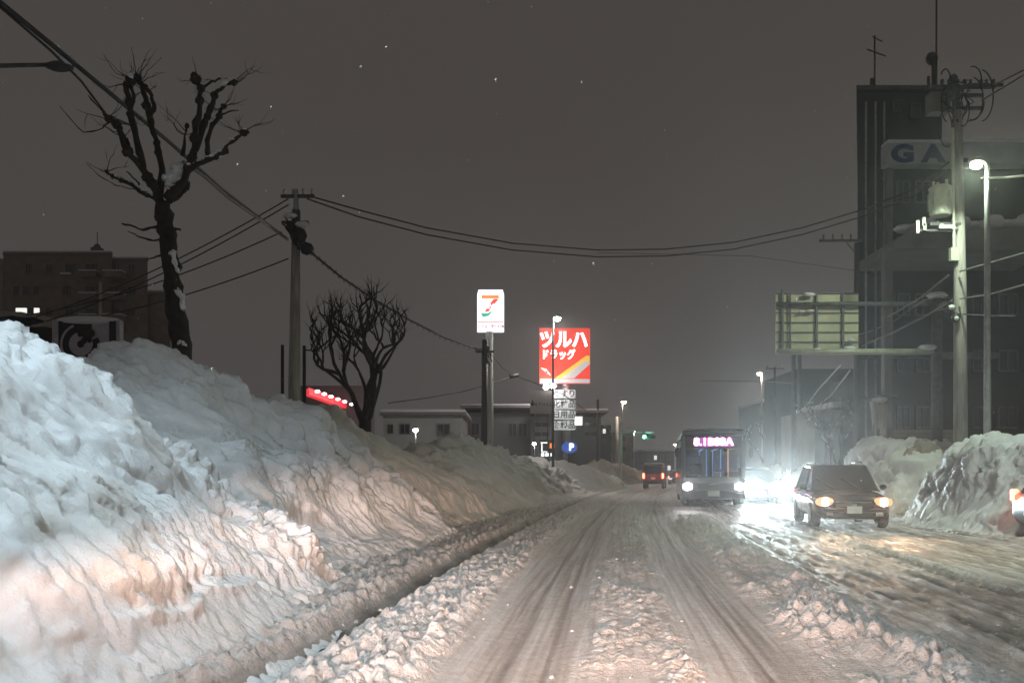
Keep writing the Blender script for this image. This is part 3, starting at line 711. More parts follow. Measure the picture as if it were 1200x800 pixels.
# ================================================================== POLES AND WIRES
def insulator(mb, p, h=.16, r=.045):
    mb.tube([p + Vector((0, 0, h * k / 6)) for k in range(7)], [r * (.55 if k % 2 == 0 else 1) for k in range(7)], 8)
def sag(a, b, s, n=22):
    return [Vector(a).lerp(Vector(b), i / n) - Vector((0, 0, 4 * s * (i / n) * (1 - i / n))) for i in range(n + 1)]
def wire(pts, r, label, group, mat='cable', name='power_cable', cat='cable'):
    o = MB().tube(pts, r, 6).build(name, mat); return tag(o, label, cat, group)

LY = 25.5
lp = P(345, 553, LY); lp.z = 0.3
pole = thing('utility_pole', lp, 'grey concrete utility pole on the left rising behind the second snow bank', 'utility pole', 'utility poles')
MB().tube([(lp.x, LY, 0), (lp.x, LY, 4), P(347, 245, LY)], [.20, .18, .115], 14).build('shaft', 'concrete', pole, world=True, smooth=True)
t_ = P(347, 245, LY)
MB().tube([t_ - Vector((0, 0, .45)), t_ - Vector((0, 0, .05))], .13, 12).build('band', 'steel_dark', pole, world=True)
MB().tube([t_, P(347, 222, LY)], [.09, .06], 8).build('top_cap', 'steel', pole, world=True)
m = MB(); m.box(P(349, 230, LY), (1.0, .09, .09)); m.box(P(347, 262, LY) + Vector((0, -.1, 0)), (.8, .09, .09)); m.build('crossarm', 'steel_dark', pole, world=True)
m = MB()
for dx in (-.42, -.15, .15, .42): insulator(m, P(349, 229, LY) + Vector((dx, 0, .04)))
m.build('insulator', 'porcelain', pole, world=True)
m = MB()
for k in range(7):
    a = P(337 + rn.uniform(-4, 8), 255 + rn.uniform(-5, 15), LY) + Vector((0, -.2, 0)); b2 = P(352 + rn.uniform(-6, 10), 285 + rn.uniform(-8, 14), LY) + Vector((0, -.15, 0))
    m.tube(wiggle([a, (a + b2) / 2 + Vector((rn.uniform(-.2, .2), -.1, rn.uniform(-.2, .1))), b2], 4, .03, rn), .025, 6)
m.ball(P(352, 278, LY) + Vector((0, -.15, 0)), .22, 9, (1.1, .7, 1.2)); m.ball(P(361, 293, LY) + Vector((0, -.15, 0)), .18, 9, (1.2, .8, 1.1)); m.ball(P(343, 268, LY) + Vector((0, -.15, 0)), .16, 9)
m.build('cable_bundle', 'cable', pole, world=True, smooth=True)
sn = MB(); sn.ball(P(342, 259, LY) + Vector((0, -.2, .1)), .14, 8, (1.6, 1, .6)); sn.ball(P(356, 270, LY) + Vector((0, -.2, .12)), .16, 8, (1.5, 1, .6)); sn.build('snow_cap', 'snow_cap', pole, world=True, smooth=True)

# heavy bundled communications cable passing overhead
CB = 'bundled cables running along the left side of the road'
wire([P(-60, -55, 9.5), P(0, 3, 10.3), P(60, 52, 11.3), P(120, 102, 12.8), P(200, 168, 15.5), P(260, 222, 18.5), P(310, 260, 22), P(337, 280, LY)], [.033] * 8, 'thick dark cable crossing the top left corner down to the left utility pole', CB)
wire([P(-60, -50, 9.6), P(0, 8, 10.4), P(60, 60, 11.4), P(95, 95, 12.2), P(125, 135, 13), P(160, 150, 14)], [.018] * 6, 'thin drooping wire beneath the thick cable beside the pollarded tree', CB)
wire([P(215, 190, 16), P(240, 207, 17.2), P(268, 232, 18.9), P(310, 261, 22), P(337, 281, LY)], [.035] * 5, 'short grey cable catching the light just left of the utility pole', CB, 'cable_light')  # paler cable colour stands in for the light it catches
q = [P(361, 293, LY), P(400, 325, 27.5), P(440, 352, 30), P(480, 375, 33), P(520, 395, 37), P(562, 410, 42)]
wire(q, .036, 'cable sloping from the left utility pole through the bare tree to the dark pole', CB)
sp_ = MB()
for k in range(30):
    t = k / 30 * 5; i = min(int(t), 4); p = q[i].lerp(q[i + 1], t - i); sp_.tube([p + Vector((0, 0, .07)), p + Vector((.05, .2, -.12)), p + Vector((.1, .4, .07))], .009, 5)
tag(sp_.build('cable_spiral', 'cable'), 'spiral hanger wound round the cable sloping through the bare tree', 'cable hanger')
OW = 'overhead wires spanning the road'
RY = 25.0
for dy, lab in ((0, 'upper of the two long wires sagging across the road between the utility poles'), (8, 'lower of the two long wires sagging across the road between the utility poles')):
    pts = [P(x, y + dy * (.5 if x < 420 else 1), Y) for x, y, Y in ((360, 229, LY), (420, 246, 27), (500, 267, 29.5), (600, 285, 32), (700, 293, 34), (780, 292, 34.5), (860, 284, 34), (940, 267, 32), (1010, 246, 30), (1070, 222, 28), (1112, 190, RY + .5))]
    wire(pts, .024, lab, OW)
for a_, b_, lab in (((338, 233), (-40, 392), 'top of the wires running left from the utility pole behind the pollarded tree'), ((338, 240), (-40, 402), 'wire just under the topmost one left of the utility pole'), ((330, 272), (-30, 375), 'middle wire running left from the utility pole'), ((338, 303), (-30, 385), 'lowest wire running left from the utility pole')):
    wire(sag(P(*a_, LY), P(*b_, 34), .55), .02, lab, 'wires running left from the utility pole')

# dark utility pole by the store sign
DY = 42.0
dp = P(567, 553, DY); dp.z = .2
pole2 = thing('utility_pole', dp, 'dark utility pole directly left of the tall lit store sign post', 'utility pole', 'utility poles')
MB().tube([(dp.x, DY, 0), P(568, 398, DY)], [.18, .13], 12).build('shaft', 'cable', pole2, world=True, smooth=True)
m = MB(); m.box(P(568, 412, DY), (.9, .1, .1)); m.box(P(568, 420, DY), (.3, .3, .5)); m.box(P(571, 410, DY), (.25, .3, .3)); m.build('crossarm', 'steel_dark', pole2, world=True)
m = MB()
for k in range(5): a = P(562 + 3 * k, 408 + (k % 3) * 6, DY - .2); m.tube(wiggle([a, a + Vector((rn.uniform(-.4, .4), 0, rn.uniform(-.5, 0)))], 4, .05, rn), .03, 5)
m.build('cable_bundle', 'cable', pole2, world=True)
wire([P(575, 414, DY), P(590, 432, 46), P(602, 440, 50)], .03, 'short wire from the dark pole down to the right splice box', CB)
wire([P(602, 440, 50), P(625, 448, 55), P(660, 462, 62), P(700, 490, 80)], .03, 'wire running right from the small splice box past the drugstore sign', CB)
wire([P(455, 472, 44), P(500, 466, 46), P(540, 459, 48), P(575, 450, 49), P(602, 440, 50)], .035, 'slack cable climbing to the right above the flat-roofed house', CB)
m = MB(); m.tube([P(598, 441, 49.8), P(607, 439, 50)], .14, 8); tag(m.build('splice_box', 'cable', None), 'small black splice box on the wire above the flat-roofed house', 'splice box')
wire([P(700, 490, 80), P(722, 515, 92), P(729, 520, 100)], .04, 'far wire dropping to the pole left of the green light', CB)

def simple_pole(px, top, Y, r, label, mat='concrete', arm=True, group='utility poles'):
    b_ = P(px, 553, Y); b_.z = 0
    t = thing('utility_pole', b_, label, 'utility pole', group)
    MB().tube([b_, P(px, top, Y)], [r * 1.2, r * .85], 10).build('shaft', mat, t, world=True, smooth=True)
    if arm:
        MB().box(P(px, top + 6 * 60 / Y * .3, Y), (1.3, .1, .1)).build('crossarm', 'steel_dark', t, world=True)
        m = MB()
        for dx in (-.55, 0, .55): insulator(m, P(px, top + 6 * 60 / Y * .3, Y) + Vector((dx, 0, .05)), .25, .07)
        m.build('insulator', 'porcelain', t, world=True)
    return t
simple_pole(700.5, 468, 80, .15, 'thin dark pole right of the drugstore sign', 'cable', False)
simple_pole(723, 488, 100, .20, 'pale concrete pole beside the far left street lamp', 'concrete', False)
simple_pole(1004, 285, 38, .13, 'dark pole with a crossarm at the left corner of the tall building', 'cable', False)
m = MB(); m.box(P(985, 282, 38), (1.9, .1, .1)); m.tube([P(1003, 297, 38), P(992, 284, 38)], .03, 5)
for x in (965, 976, 987, 997): insulator(m, P(x, 281, 38), .25, .05)
cp = thing('pole_crossarm', P(985, 282, 38), 'insulator crossarm reaching left from the building corner into the sky', 'crossarm'); m.build('arm', 'steel_dark', cp, world=True)
simple_pole(930, 415, 50, .14, 'slim dark post under the left end of the gantry board', 'steel_dark', False, 'posts below the gantry board')
simple_pole(937, 415, 52, .14, 'second slim post under the gantry board, right beside the first', 'steel_dark', False, 'posts below the gantry board')
simple_pole(908, 430, 62, .08, 'thin dim pole between the far right street lamp and the gantry posts', 'steel_dark', True)
for x, y, Y in ((331, 404, 27.5), (356.5, 405, 27.5)):
    b_ = P(x, 553, Y); b_.z = .2
    t = thing('sign_post', b_, 'thin black post just left of the utility pole' if x < 340 else 'thin black post just right of the utility pole with a small arm', 'post', 'thin posts flanking the left utility pole')
    MB().tube([b_, P(x, y, Y)], .055, 8).build('post', 'cable', t, world=True)
    if x > 340: MB().tube([P(357, 410, Y), P(375, 411, Y)], .025, 6).build('arm', 'cable', t, world=True)

# concrete pole with transformer on the right
rp = P(1126, 553, RY); rp.z = .3
pr_ = thing('utility_pole', rp, 'lit concrete utility pole with a grey-green transformer in front of the tall building', 'utility pole', 'utility poles')
MB().tube([(rp.x, RY, 0), P(1125, 330, RY), P(1122, 130, RY)], [.205, .17, .12], 16).build('shaft', 'concrete', pr_, world=True, smooth=True)
m = MB(); m.tube([P(1120, 130, RY), P(1119, 100, RY), P(1119, 90, RY)], [.10, .07, .05], 8); m.build('top_cap', 'steel_dark', pr_, world=True)
tf = MB(); tc_ = P(1102, 253, RY - .1)
tf.tube([tc_ + Vector((0, 0, 0)), tc_ + Vector((0, 0, .06)), tc_ + Vector((0, 0, .75)), tc_ + Vector((0, 0, .80)), tc_ + Vector((0, 0, .86))], [.27, .30, .30, .33, .25], 18)
tb = tf.build('transformer', 'transformer_paint', pr_, world=True)
m = MB()
for dx, dy in ((-.15, .1), (.12, -.12), (0, .15)): insulator(m, tc_ + Vector((dx, dy, .86)), .17, .05)
m.build('bushing', 'porcelain', tb, world=True)
m = MB()
for k in range(10):
    a = 2 * PI * k / 10; m.box(tc_ + Vector((math.cos(a) * .32, math.sin(a) * .32, .42)), (.05, .012, .5), a)
m.build('cooling_fin', 'transformer_paint', tb, world=True)
m = MB(); m.box(P(1108, 263, RY - .1), (.95, .10, .08)); m.box(P(1110, 262, RY + .15), (.95, .10, .08)); m.box(P(1100, 270, RY - .2), (1.1, .06, .06)); m.build('platform_arm', 'steel_dark', pr_, world=True)
m = MB()
for x, y, h in ((1075, 272, .36), (1082, 266, .25), (1083, 272, .2), (1103, 271, .12)): m.box(P(x, y - 6, RY - .25), (.09, .09, h))
m.box(P(1108, 266, RY - .3), (.4, .08, .10)); m.build('fuse_box', 'porcelain', pr_, world=True)
m = MB(); m.tube([P(1116.5, 150, RY - .17), P(1118, 292, RY - .2)], .04, 8); m.box(P(1118, 298, RY - .2), (.24, .14, .38)); m.build('conduit', 'transformer_paint', pr_, world=True)
m = MB()
for z_ in (102, 112, 127): m.box(P(1128, z_, RY + (.1 if z_ > 105 else 0)), (1.9 if z_ < 110 else 1.2, .09, .09))
m.box(P(1155, 100, RY), (1.0, .08, .08)); m.build('crossarm', 'steel_dark', pr_, world=True)
m = MB()
for x in (1104, 1112, 1122, 1130, 1137, 1150, 1156, 1164): insulator(m, P(x, 101, RY), .2, .06)
m.build('insulator', 'steel_dark', pr_, world=True)
m = MB()
def loop(cx_, cy_, rx, rz, a0, a1, th=.02, Y=RY):
    m.tube([P(cx_ + rx * math.cos(a), cy_ - rz * math.sin(a), Y - .1) for a in np.linspace(a0, a1, 18)], th, 6)
loop(1140, 116, 12, 25, -1.9, 1.5); loop(1150, 112, 14, 30, -1.5, 1.5); loop(1133, 122, 20, 20, -1.6, .2); loop(1108, 95, 6, 14, .2, 2.6); loop(1122, 110, 16, 14, .4, 2.9); loop(1140, 92, 10, 14, -.4, 1.8); loop(1128, 128, 8, 20, -2.5, .5)
loop(1112, 122, 9, 22, 1.6, 4.4); loop(1110, 150, 10, 22, 2.0, 5.0)
for _ in range(12):
    a = P(1112 + rn.uniform(0, 30), 92 + rn.uniform(0, 20), RY); b2 = P(1114 + rn.uniform(0, 14), 125 + rn.uniform(0, 40), RY); m.tube(wiggle([a, (a + b2) / 2 + Vector((rn.uniform(-.4, .4), 0, 0)), b2], 4, .03, rn), .018, 5)
m.build('jumper_wire', 'cable', pr_, world=True)
m = MB(); m.ball(P(1117, 108, RY), .22, 9, (1, .7, 1.3)); m.ball(P(1117, 92, RY), .13, 8); m.build('switch', 'steel_dark', pr_, world=True)
m = MB(); m.box(P(1099, 122, RY + .5), (.60, .4, .62)); m.build('control_box', 'frame_grey', pr_, world=True, bevel=.03)
m = MB()
for k in range(9):
    a = P(1112 + rn.uniform(-4, 6), 355 + rn.uniform(-8, 20), RY - .25); m.tube(wiggle([a, a + Vector((rn.uniform(-.3, .3), -.05, rn.uniform(-.35, .1)))], 4, .04, rn), .02, 5)
m.ball(P(1120, 372, RY - .25), .15, 9); m.build('cable_bundle', 'cable', pr_, world=True, smooth=True)
m = MB(); m.ball(P(1115, 360, RY - .3), .10, 8, (1, 1, .8)); m.ball(P(1121, 373, RY - .45), .07, 8); m.ball(P(1102, 231, RY - .1), .26, 10, (1, 1, .35)); m.build('snow_cap', 'snow_cap', pr_, world=True, smooth=True)
RW = 'wires around the right utility pole'
for pts, r, lab, mt in (
    ([P(1165, 100, RY), P(1200, 82, 22), P(1260, 60, 18)], .02, 'upper wire leaving the right pole top toward the top right corner', 'cable'),
    ([P(1150, 118, RY), P(1200, 88, 22), P(1260, 52, 18)], .02, 'lower wire leaving the right pole top toward the top right corner', 'cable'),
    ([P(1150, 209, 22), P(1180, 208, 21), P(1230, 203, 19)], .03, 'pale lit wire running right just below the bright street lamp head', 'porcelain'),  # lamplight on this wire is put into its pale colour
    ([P(1040, 372, 27), P(1080, 348, 26), P(1112, 322, RY - .3)], .025, 'grey wire climbing to the right pole from the gantry board', 'cable_light'),
    ([P(1125, 318, RY - .3), P(1160, 308, 23), P(1240, 285, 19)], .022, 'wire leaving the right pole at mid height to the right edge', 'cable_light'),
    ([P(1010, 405, 32), P(1050, 388, 29), P(1085, 370, 27), P(1115, 352, RY - .3)], .03, 'snow-lined cable rising from the gantry beam to the right pole', 'cable_light'),
    ([P(1000, 395, 33), P(1045, 378, 30), P(1082, 352, 27), P(1110, 345, RY - .3)], .02, 'thin cable above the snow-lined one at the right pole', 'cable_light'),
    ([P(1125, 350, RY - .3), P(1160, 345, 23), P(1240, 322, 19)], .022, 'dim wire sloping up from the right pole past the lamp post', 'cable_light'),
    ([P(1128, 368, RY - .3), P(1160, 370, 23.8), P(1190, 370, 22.5)], .02, 'stay wire joining the right pole to the lamp clamp', 'cable_light'),
    ([P(985, 428, 40), P(960, 455, 44), P(945, 475, 48), P(925, 492, 54)], .04, 'snow-coated wire slanting down left below the gantry board', 'snow_cap'),
    ([P(996, 434, 40), P(975, 462, 44), P(958, 476, 48), P(945, 490, 54)], .04, 'second snow-coated wire slanting down left nearest the bare tree', 'snow_cap'),
    ([P(820, 446, 60), P(900, 447, 58), P(930, 449, 50)], .02, 'faint level wire left of the gantry posts', 'cable_light'),
    ([P(1040, 330, 30), P(1010, 318, 34), P(880, 300, 40), P(700, 296, 44)], .012, 'faint thin wire crossing the sky behind the two long wires', 'cable')):
    wire(pts, r, lab, RW, mt)

# ------------------------------------------------------------------ gantry sign (its back faces us)
GY = 28.0
gb = P(1098, 553, GY); gb.z = 0
gn = thing('gantry_sign', gb, 'cantilever road sign showing its yellow-green ribbed back beside the tall building', 'road sign')
MB().tube([gb, P(1098, 350, GY)], [.18, .17], 14).build('post', 'steel_dark', gn, world=True, smooth=True)
for y in (356, 412):
    MB().tube([P(1098, y, GY), P(910, y, GY)], [.085, .06] if y < 400 else [.11, .095], 10).build('beam', 'steel_dark' if y < 400 else 'gantry_pipe', gn, world=True, smooth=True)
a, b2 = P(909, 412, GY + .2), P(1006, 344, GY + .2)
m = MB(); 
for k in range(6):
    z0 = a.z + (b2.z - a.z) * k / 6; m.box(((a.x + b2.x) / 2, GY + .22, z0 + (b2.z - a.z) / 12), (b2.x - a.x, .03, (b2.z - a.z) / 6 - .02))
m.build('panel', 'gantry_yellow', gn, world=True)
m = MB()
for k in range(7): m.box(((a.x + b2.x) / 2, GY + .17, a.z + (b2.z - a.z) * k / 6), (b2.x - a.x, .05, .03))
m.build('rib', 'steel_dark', gn, world=True)
m = MB()
for x in (917, 926, 957, 988): m.box(P(x, 379 if x != 917 else 376, GY + .10), (.06 if x != 926 else .04, .07, 1.95 if x != 917 else 2.1))
m.build('clamp_bar', 'steel_dark', gn, world=True)
m = MB()
for x, y, s_ in ((948, 345, .2), (950, 364, .12), (940, 365, .1), (958, 409, .12), (996, 408, .2), (998, 398, .12)): m.ball(P(x, y, GY), s_ * .7, 7, (1.6, 1, .5))
m.ball(P(1087, 407, GY - .05), .22, 9, (1.5, 1, .5)); m.ball(P(1098, 346, GY), .24, 9, (1.5, 1, .5)); m.build('snow_cap', 'snow_cap', gn, world=True, smooth=True)

# ------------------------------------------------------------------ street lamps
def street_lamp(px, top, Y, label, emit, col, power, pole_px=None, bulb=.16, mat='steel', pr=.07, z0=0.0, halo=True, group='street lamps'):
    pole_px = pole_px or px + 2
    b_ = P(pole_px, 553, Y); b_.z = z0
    t = thing('street_lamp', b_, label, 'street lamp', group)
    hd = P(px, top, Y)
    top_z = hd.z - .05
    MB().tube([b_, (b_.x, Y, top_z - .5), (b_.x, Y, top_z), (b_.x + (hd.x - b_.x) * .6, Y, hd.z + .12)], [pr * 1.15, pr * .8, pr * .65, pr * .5], 10).build('pole', mat, t, world=True, smooth=True)
    hb = MB(); hb.ball(hd + Vector((0, 0, .07)), bulb * 1.25, 12, (1.15, 1, .5)); hb.build('lamp_head', 'steel', t, world=True, smooth=True)
    lb = MB(); lb.ball(hd - Vector((0, 0, .05)), bulb, 12, (1.05, 1, .8)); lb.build('bulb', emit, t, world=True, smooth=True)
    lamp('SPOT', tuple(hd - Vector((0, 0, bulb + .08)) - Vector(b_)), power, col, t, .12, (0, 0, 0), math.radians(172), .25)
    return t
street_lamp(1144, 191, 22.4, 'bright greenish-white street lamp at the right, in front of the tall building', 'lamp_green_white', (.84, 1.0, .76), 800, 1157, .14, pr=.085)
street_lamp(653, 372, 48, 'street lamp standing in front of the red drugstore sign', 'lamp_cool', (1, .97, .85), 1100, 648, .19, 'steel_dark', .07)
street_lamp(890, 437, 75, 'street lamp right of the bus rising above the bright headlight', 'lamp_warm', (1, .85, .68), 900, 893, .20)
street_lamp(731, 470, 100, 'far street lamp left of the green traffic light', 'lamp_warm', (1, .8, .65), 900, 729, .28)
street_lamp(742, 505, 150, 'tiny distant street lamp directly above the traffic light', 'lamp_cool', (1, .9, .8), 300, 743, .3)
street_lamp(791, 520, 190, 'tiny distant street lamp just left of the bus roof', 'lamp_warm', (1, .8, .7), 300, 792, .3)
street_lamp(680, 518, 70, 'small globe lamp by the far grey building left of the parking sign', 'lamp_cool', (1, .9, .8), 60, 680, .09, pr=.03) if False else None
yl = street_lamp(487, 503, 40, 'small white garden lamp in front of the flat-roofed house', 'lamp_cool', (1, .95, .85), 60, 487.3, .11, pr=.035)
street_lamp(626, 519, 62, 'small white lamp in front of the long grey building', 'lamp_cool', (1, .95, .9), 60, 626.4, .13, pr=.035)
# lamp arm over the top left corner
ap = P(-60, 75, 15.5); t = thing('street_lamp', (ap.x, 15.5, .3), 'unlit lamp head on a long arm entering from the left frame edge', 'street lamp', 'street lamps')
MB().tube([(ap.x, 15.5, 0), (ap.x, 15.5, 8.2), P(-50, 78, 15.5), P(60, 76, 15.5)], [.09, .07, .045, .035], 9).build('pole', 'steel_dark', t, world=True, smooth=True)
MB().ball(P(70, 78, 15.5), .16, 10, (1.7, 1, .5)).build('lamp_head', 'steel_dark', t, world=True, smooth=True)
MB().ball(P(79, 71, 15.45), .12, 10, (1.3, 1, .8)).build('snow_cap', 'snow_cap', t, world=True, smooth=True)
# the cool lamp just above the frame whose light falls on the near left bank
kz = thing('street_lamp', (-7.6, 2.6, 0), 'cool white street lamp rising behind the near left bank, above the frame', 'street lamp', 'street lamps')
MB().tube([(-7.6, 2.6, 0), (-7.6, 2.6, 7.6), (-7.2, 2.6, 8.2), (-3.4, 2.9, 8.45)], [.1, .075, .06, .05], 10).build('pole', 'steel', kz, world=True, smooth=True)
MB().box((-3.0, 2.9, 8.42), (.8, .3, .12)).build('lamp_head', 'steel', kz, world=True)
MB().box((-3.0, 2.9, 8.34), (.6, .22, .03)).build('bulb', 'lamp_cool', kz, world=True)
lamp('SPOT', (4.9, .3, 8.2), 2200, (.72, .91, 1.0), kz, .12, (math.radians(17), math.radians(-12), 0), math.radians(112), .9)

kr = thing('street_lamp', (11.8, 7.5, 0), 'greenish street lamp on the right kerb just outside the frame', 'street lamp', 'street lamps')
MB().tube([(11.8, 7.5, 0), (11.8, 7.5, 7.9), (11.4, 7.5, 8.4), (10.2, 7.5, 8.6)], [.1, .075, .06, .05], 10).build('pole', 'steel', kr, world=True, smooth=True)
MB().ball((10.0, 7.5, 8.6), .2, 12, (1.3, 1, .6)).build('lamp_head', 'steel', kr, world=True, smooth=True)
MB().ball((10.0, 7.5, 8.48), .14, 12).build('bulb', 'lamp_green_white', kr, world=True, smooth=True)
lamp('SPOT', (-1.8, 0, 8.25), 3200, (.80, 1.0, .86), kr, .12, (math.radians(38), 0, math.radians(-4)), math.radians(84), .9)

# ------------------------------------------------------------------ traffic light
SY = 75.0
sb_ = P(727, 553, SY); sb_.z = 0
sg = thing('traffic_light', sb_, 'traffic light showing green on a long arm over the road', 'traffic light')
MB().tube([sb_, P(727, 495, SY)], [.13, .10], 10).build('pole', 'concrete', sg, world=True, smooth=True)
MB().tube([P(727, 507, SY), P(745, 506, SY), P(767, 507, SY)], .05, 8).build('arm', 'steel', sg, world=True)
hs = MB().box(P(760, 511.5, SY - .15), (1.25, .22, .42)).build('housing', 'steel_dark', sg, world=True, bevel=.06)
for x, mt in ((755, 'signal_green'), (760.3, 'signal_off'), (765.6, 'signal_off')):
    MB().tube([P(x, 511.5, SY - .27), P(x, 511.5, SY - .31)], .15, 14).build('lens', mt, sg, world=True)
    c_ = P(x, 511.5, SY - .4); vz = MB()
    for k in range(9):
        a1, a2 = PI * k / 9, PI * (k + 1) / 9
        vz.quad(*[(c_.x + math.cos(a_) * .17, c_.y + dy, c_.z + math.sin(a_) * .17) for a_, dy in ((a1, .12), (a2, .12), (a2, -.14), (a1, -.14))])
    vz.build('visor', 'steel_dark', sg, world=True)
MB().ball(P(761, 506.5, SY - .15), .16, 9, (3, .8, .6)).build('snow_cap', 'snow_cap', sg, world=True, smooth=True)
lamp('POINT', tuple(P(755, 511.5, SY - .7) - sb_), 70, (.15, 1, .6), sg, .12)

# ================================================================== SIGNS
# convenience store pole sign
NY = 46.0
nb = P(573.5, 553, NY); nb.z = .2
sg7 = thing('store_sign', nb, 'tall lit white convenience store sign with a striped numeral on a pale post', 'sign')
MB().tube([nb, P(573.5, 389, NY)], [.22, .20], 14).build('post', 'concrete', sg7, world=True, smooth=True)
a, b2 = P(559.3, 389, NY), P(590.7, 340, NY)
cx_, wz = (a.x + b2.x) / 2, b2.x - a.x
pan = MB().prism([(a.x, a.z), (b2.x, a.z), (b2.x, a.z + (b2.z - a.z) * .88), (b2.x - .07, b2.z), (a.x + .07, b2.z), (a.x, a.z + (b2.z - a.z) * .88)], NY - .14, NY + .14).build('light_box', 'sign_lit_white', sg7, world=True)
def ppx(pl, Y, y0, y1): return MB().prism([(P(x, z, Y).x, P(x, z, Y).z) for x, z in pl], y0, y1)
# numeral: an orange and red bar over a green sweep
ppx([(564.5, 346.5), (584.5, 346.5), (584.5, 350.5), (564.5, 350.5)], NY, NY - .17, NY - .142).build('stripe', 'sign_lit_orange', pan, world=False).location = Vector((0, 0, 0)) - Vector(nb)
ppx([(578.5, 351), (584.5, 351), (576, 361), (572.5, 366), (568, 366), (571, 360)], NY, NY - .17, NY - .142).build('stripe', 'sign_lit_red', pan).location = -Vector(nb)
ppx([(563.5, 367.5), (571.5, 367.5), (578, 364), (573, 370.5), (566, 372)], NY, NY - .17, NY - .142).build('stripe', 'sign_lit_green', pan).location = -Vector(nb)
ppx([(560, 377.0), (590, 377.0), (590, 377.8), (560, 377.8)], NY, NY - .17, NY - .142).build('stripe', 'sign_lit_darkred', pan).location = -Vector(nb)
lc = P(574.5, 359, NY - .175)
text_part('lettering', 'ELEVEn', .34, 'sign_lit_white', pan, lc - nb, ext=.004, sx=.9, bold=.008)
for s_, x, y, sz in (('酒 たばこ', 567.5, 382.5, .2), ('銀行 ATM', 582.5, 382.5, .2)): text_part('lettering', s_, sz, 'sign_lit_darkred', pan, P(x, y, NY - .16) - nb, ext=.004, sx=.85, bold=.003)
lamp('POINT', (0, -.9, float(lc.z - nb.z)), 35, (.9, .95, 1), sg7, .5)

# drugstore sign
DGY = 80.0
db = P(664, 553, DGY); db.z = .2
sgd = thing('drugstore_sign', db, 'big lit red square drugstore sign with white letters above stacked plaques', 'sign')
MB().tube([db, P(664, 386, DGY)], [.42, .36], 14).build('post', 'steel', sgd, world=True, smooth=True)
a, b2 = P(632, 450, DGY), P(690.5, 386, DGY)
px_ = MB().box(((a.x + b2.x) / 2, DGY - .55, (a.z + b2.z) / 2), (b2.x - a.x, .5, b2.z - a.z)).build('light_box', 'sign_lit_red', sgd, world=True)
yf = DGY - .83
def dpl(pl, mat, dy=0):
    K = (DGY) / (yf)
    MB().prism([(P(x, z, DGY).x, P(x, z, DGY).z) for x, z in pl], yf + dy, yf + .024 + dy).build('stripe', mat, px_).location = -Vector(db)
dpl([(632.6, 449.6), (632.6, 445), (690, 445), (690, 449.6)], 'sign_lit_pale')
dpl([(650, 444), (686, 418), (690, 418), (690, 424), (672, 440), (664, 444.4)], 'sign_lit_yellow', .0)
dpl([(657, 444.2), (684, 424.5), (690, 424.5), (690, 428), (672, 444.2)], 'sign_lit_pale', -.03)
dpl([(633.5, 432), (640, 434), (645, 441), (639, 437)], 'sign_lit_text', -.03)
text_part('lettering', 'ツルハ', 1.72, 'sign_lit_text', px_, P(660.5, 399, yf - .02) - db, ext=.01, sx=.88, bold=.07)
text_part('lettering', 'ドラッグ', .98, 'sign_lit_text', px_, P(654, 416, yf - .02) - db, ext=.01, sx=.82, bold=.03)
for k, s_ in enumerate(('くすり', '化粧品', '日用品', '食料品')):
    zc = P(661, 461.5 + 12.3 * k, DGY - .7)
    pl = MB().box((zc.x, DGY - .62, zc.z), (2.15, .3, .82)).build('plaque', 'plaque_lit', sgd, world=True, bevel=.12)
    text_part('lettering', s_, .72, 'sign_black', pl, Vector((zc.x, DGY - .79, zc.z)) - db, ext=.008, bold=.012)
MB().box(P(678, 493, DGY - .7), (.68, .3, .8)).build('plaque', 'sign_lit_white', sgd, world=True)
for x, y in ((640, 453), (648, 452)):
    MB().ball(P(x, y, DGY - 1.6), .26, 10).build('floodlight', 'lamp_cool', sgd, world=True, smooth=True)
MB().tube([P(638, 453, DGY - 1.6), P(664, 453, DGY - .3)], .05, 6).build('bracket', 'steel_dark', sgd, world=True)
lamp('POINT', tuple(P(643, 452, DGY - 2.2) - db), 260, (1, .93, .85), sgd, .3)
lamp('POINT', tuple(P(660, 425, DGY - 2.6) - db), 140, (1, .25, .15), sgd, 1.0)

# parking sign and small lit notice boards
ps = P(667, 553, 66); ps.z = .3
pk = thing('parking_sign', ps, 'round blue lit parking sign with a white letter P', 'sign')
MB().tube([ps, P(667, 524, 66)], .07, 8).build('post', 'steel_dark', pk, world=True)
dk = MB(); c_ = P(667, 524, 66); dk.prism([(c_.x + math.cos(2 * PI * k / 28) * .60, c_.z + math.sin(2 * PI * k / 28) * .45) for k in range(28)], 65.82, 66.0); d_ = dk.build('disc', 'sign_lit_blue', pk, world=True)
text_part('lettering', 'P', .72, 'sign_lit_text', d_, Vector((c_.x + .15, 65.79, c_.z)) - ps, ext=.01, bold=.03)
nbp = P(641, 553, 64); nbp.z = .3
nbd = thing('notice_sign', nbp, 'small lit white notice board left of the round parking sign', 'sign')
MB().tube([nbp, P(641, 520, 64)], .06, 8).build('post', 'steel_dark', nbd, world=True)
c_ = P(641, 525, 64); q_ = MB().box(c_, (1.15, .16, 1.25)).build('board', 'sign_black', nbd, world=True)
m = MB(); m.box(P(637.5, 518.5, 63.9), (.5, .04, .08)); m.box(P(635, 524, 63.9), (.08, .04, .65)); m.box(P(638, 529, 63.9), (.45, .04, .06)); m.build('stripe', 'sign_lit_white', nbd, world=True)
m = MB(); m.box(P(647, 522, 63.9), (.35, .05, .38)); m.build('stripe', 'sign_lit_orange', nbd, world=True)
m = MB()
for x in (636, 641, 647): m.box(P(x, 532.5, 63.9), (.24, .04, .25))
m.build('stripe', 'sign_lit_white', nbd, world=True)
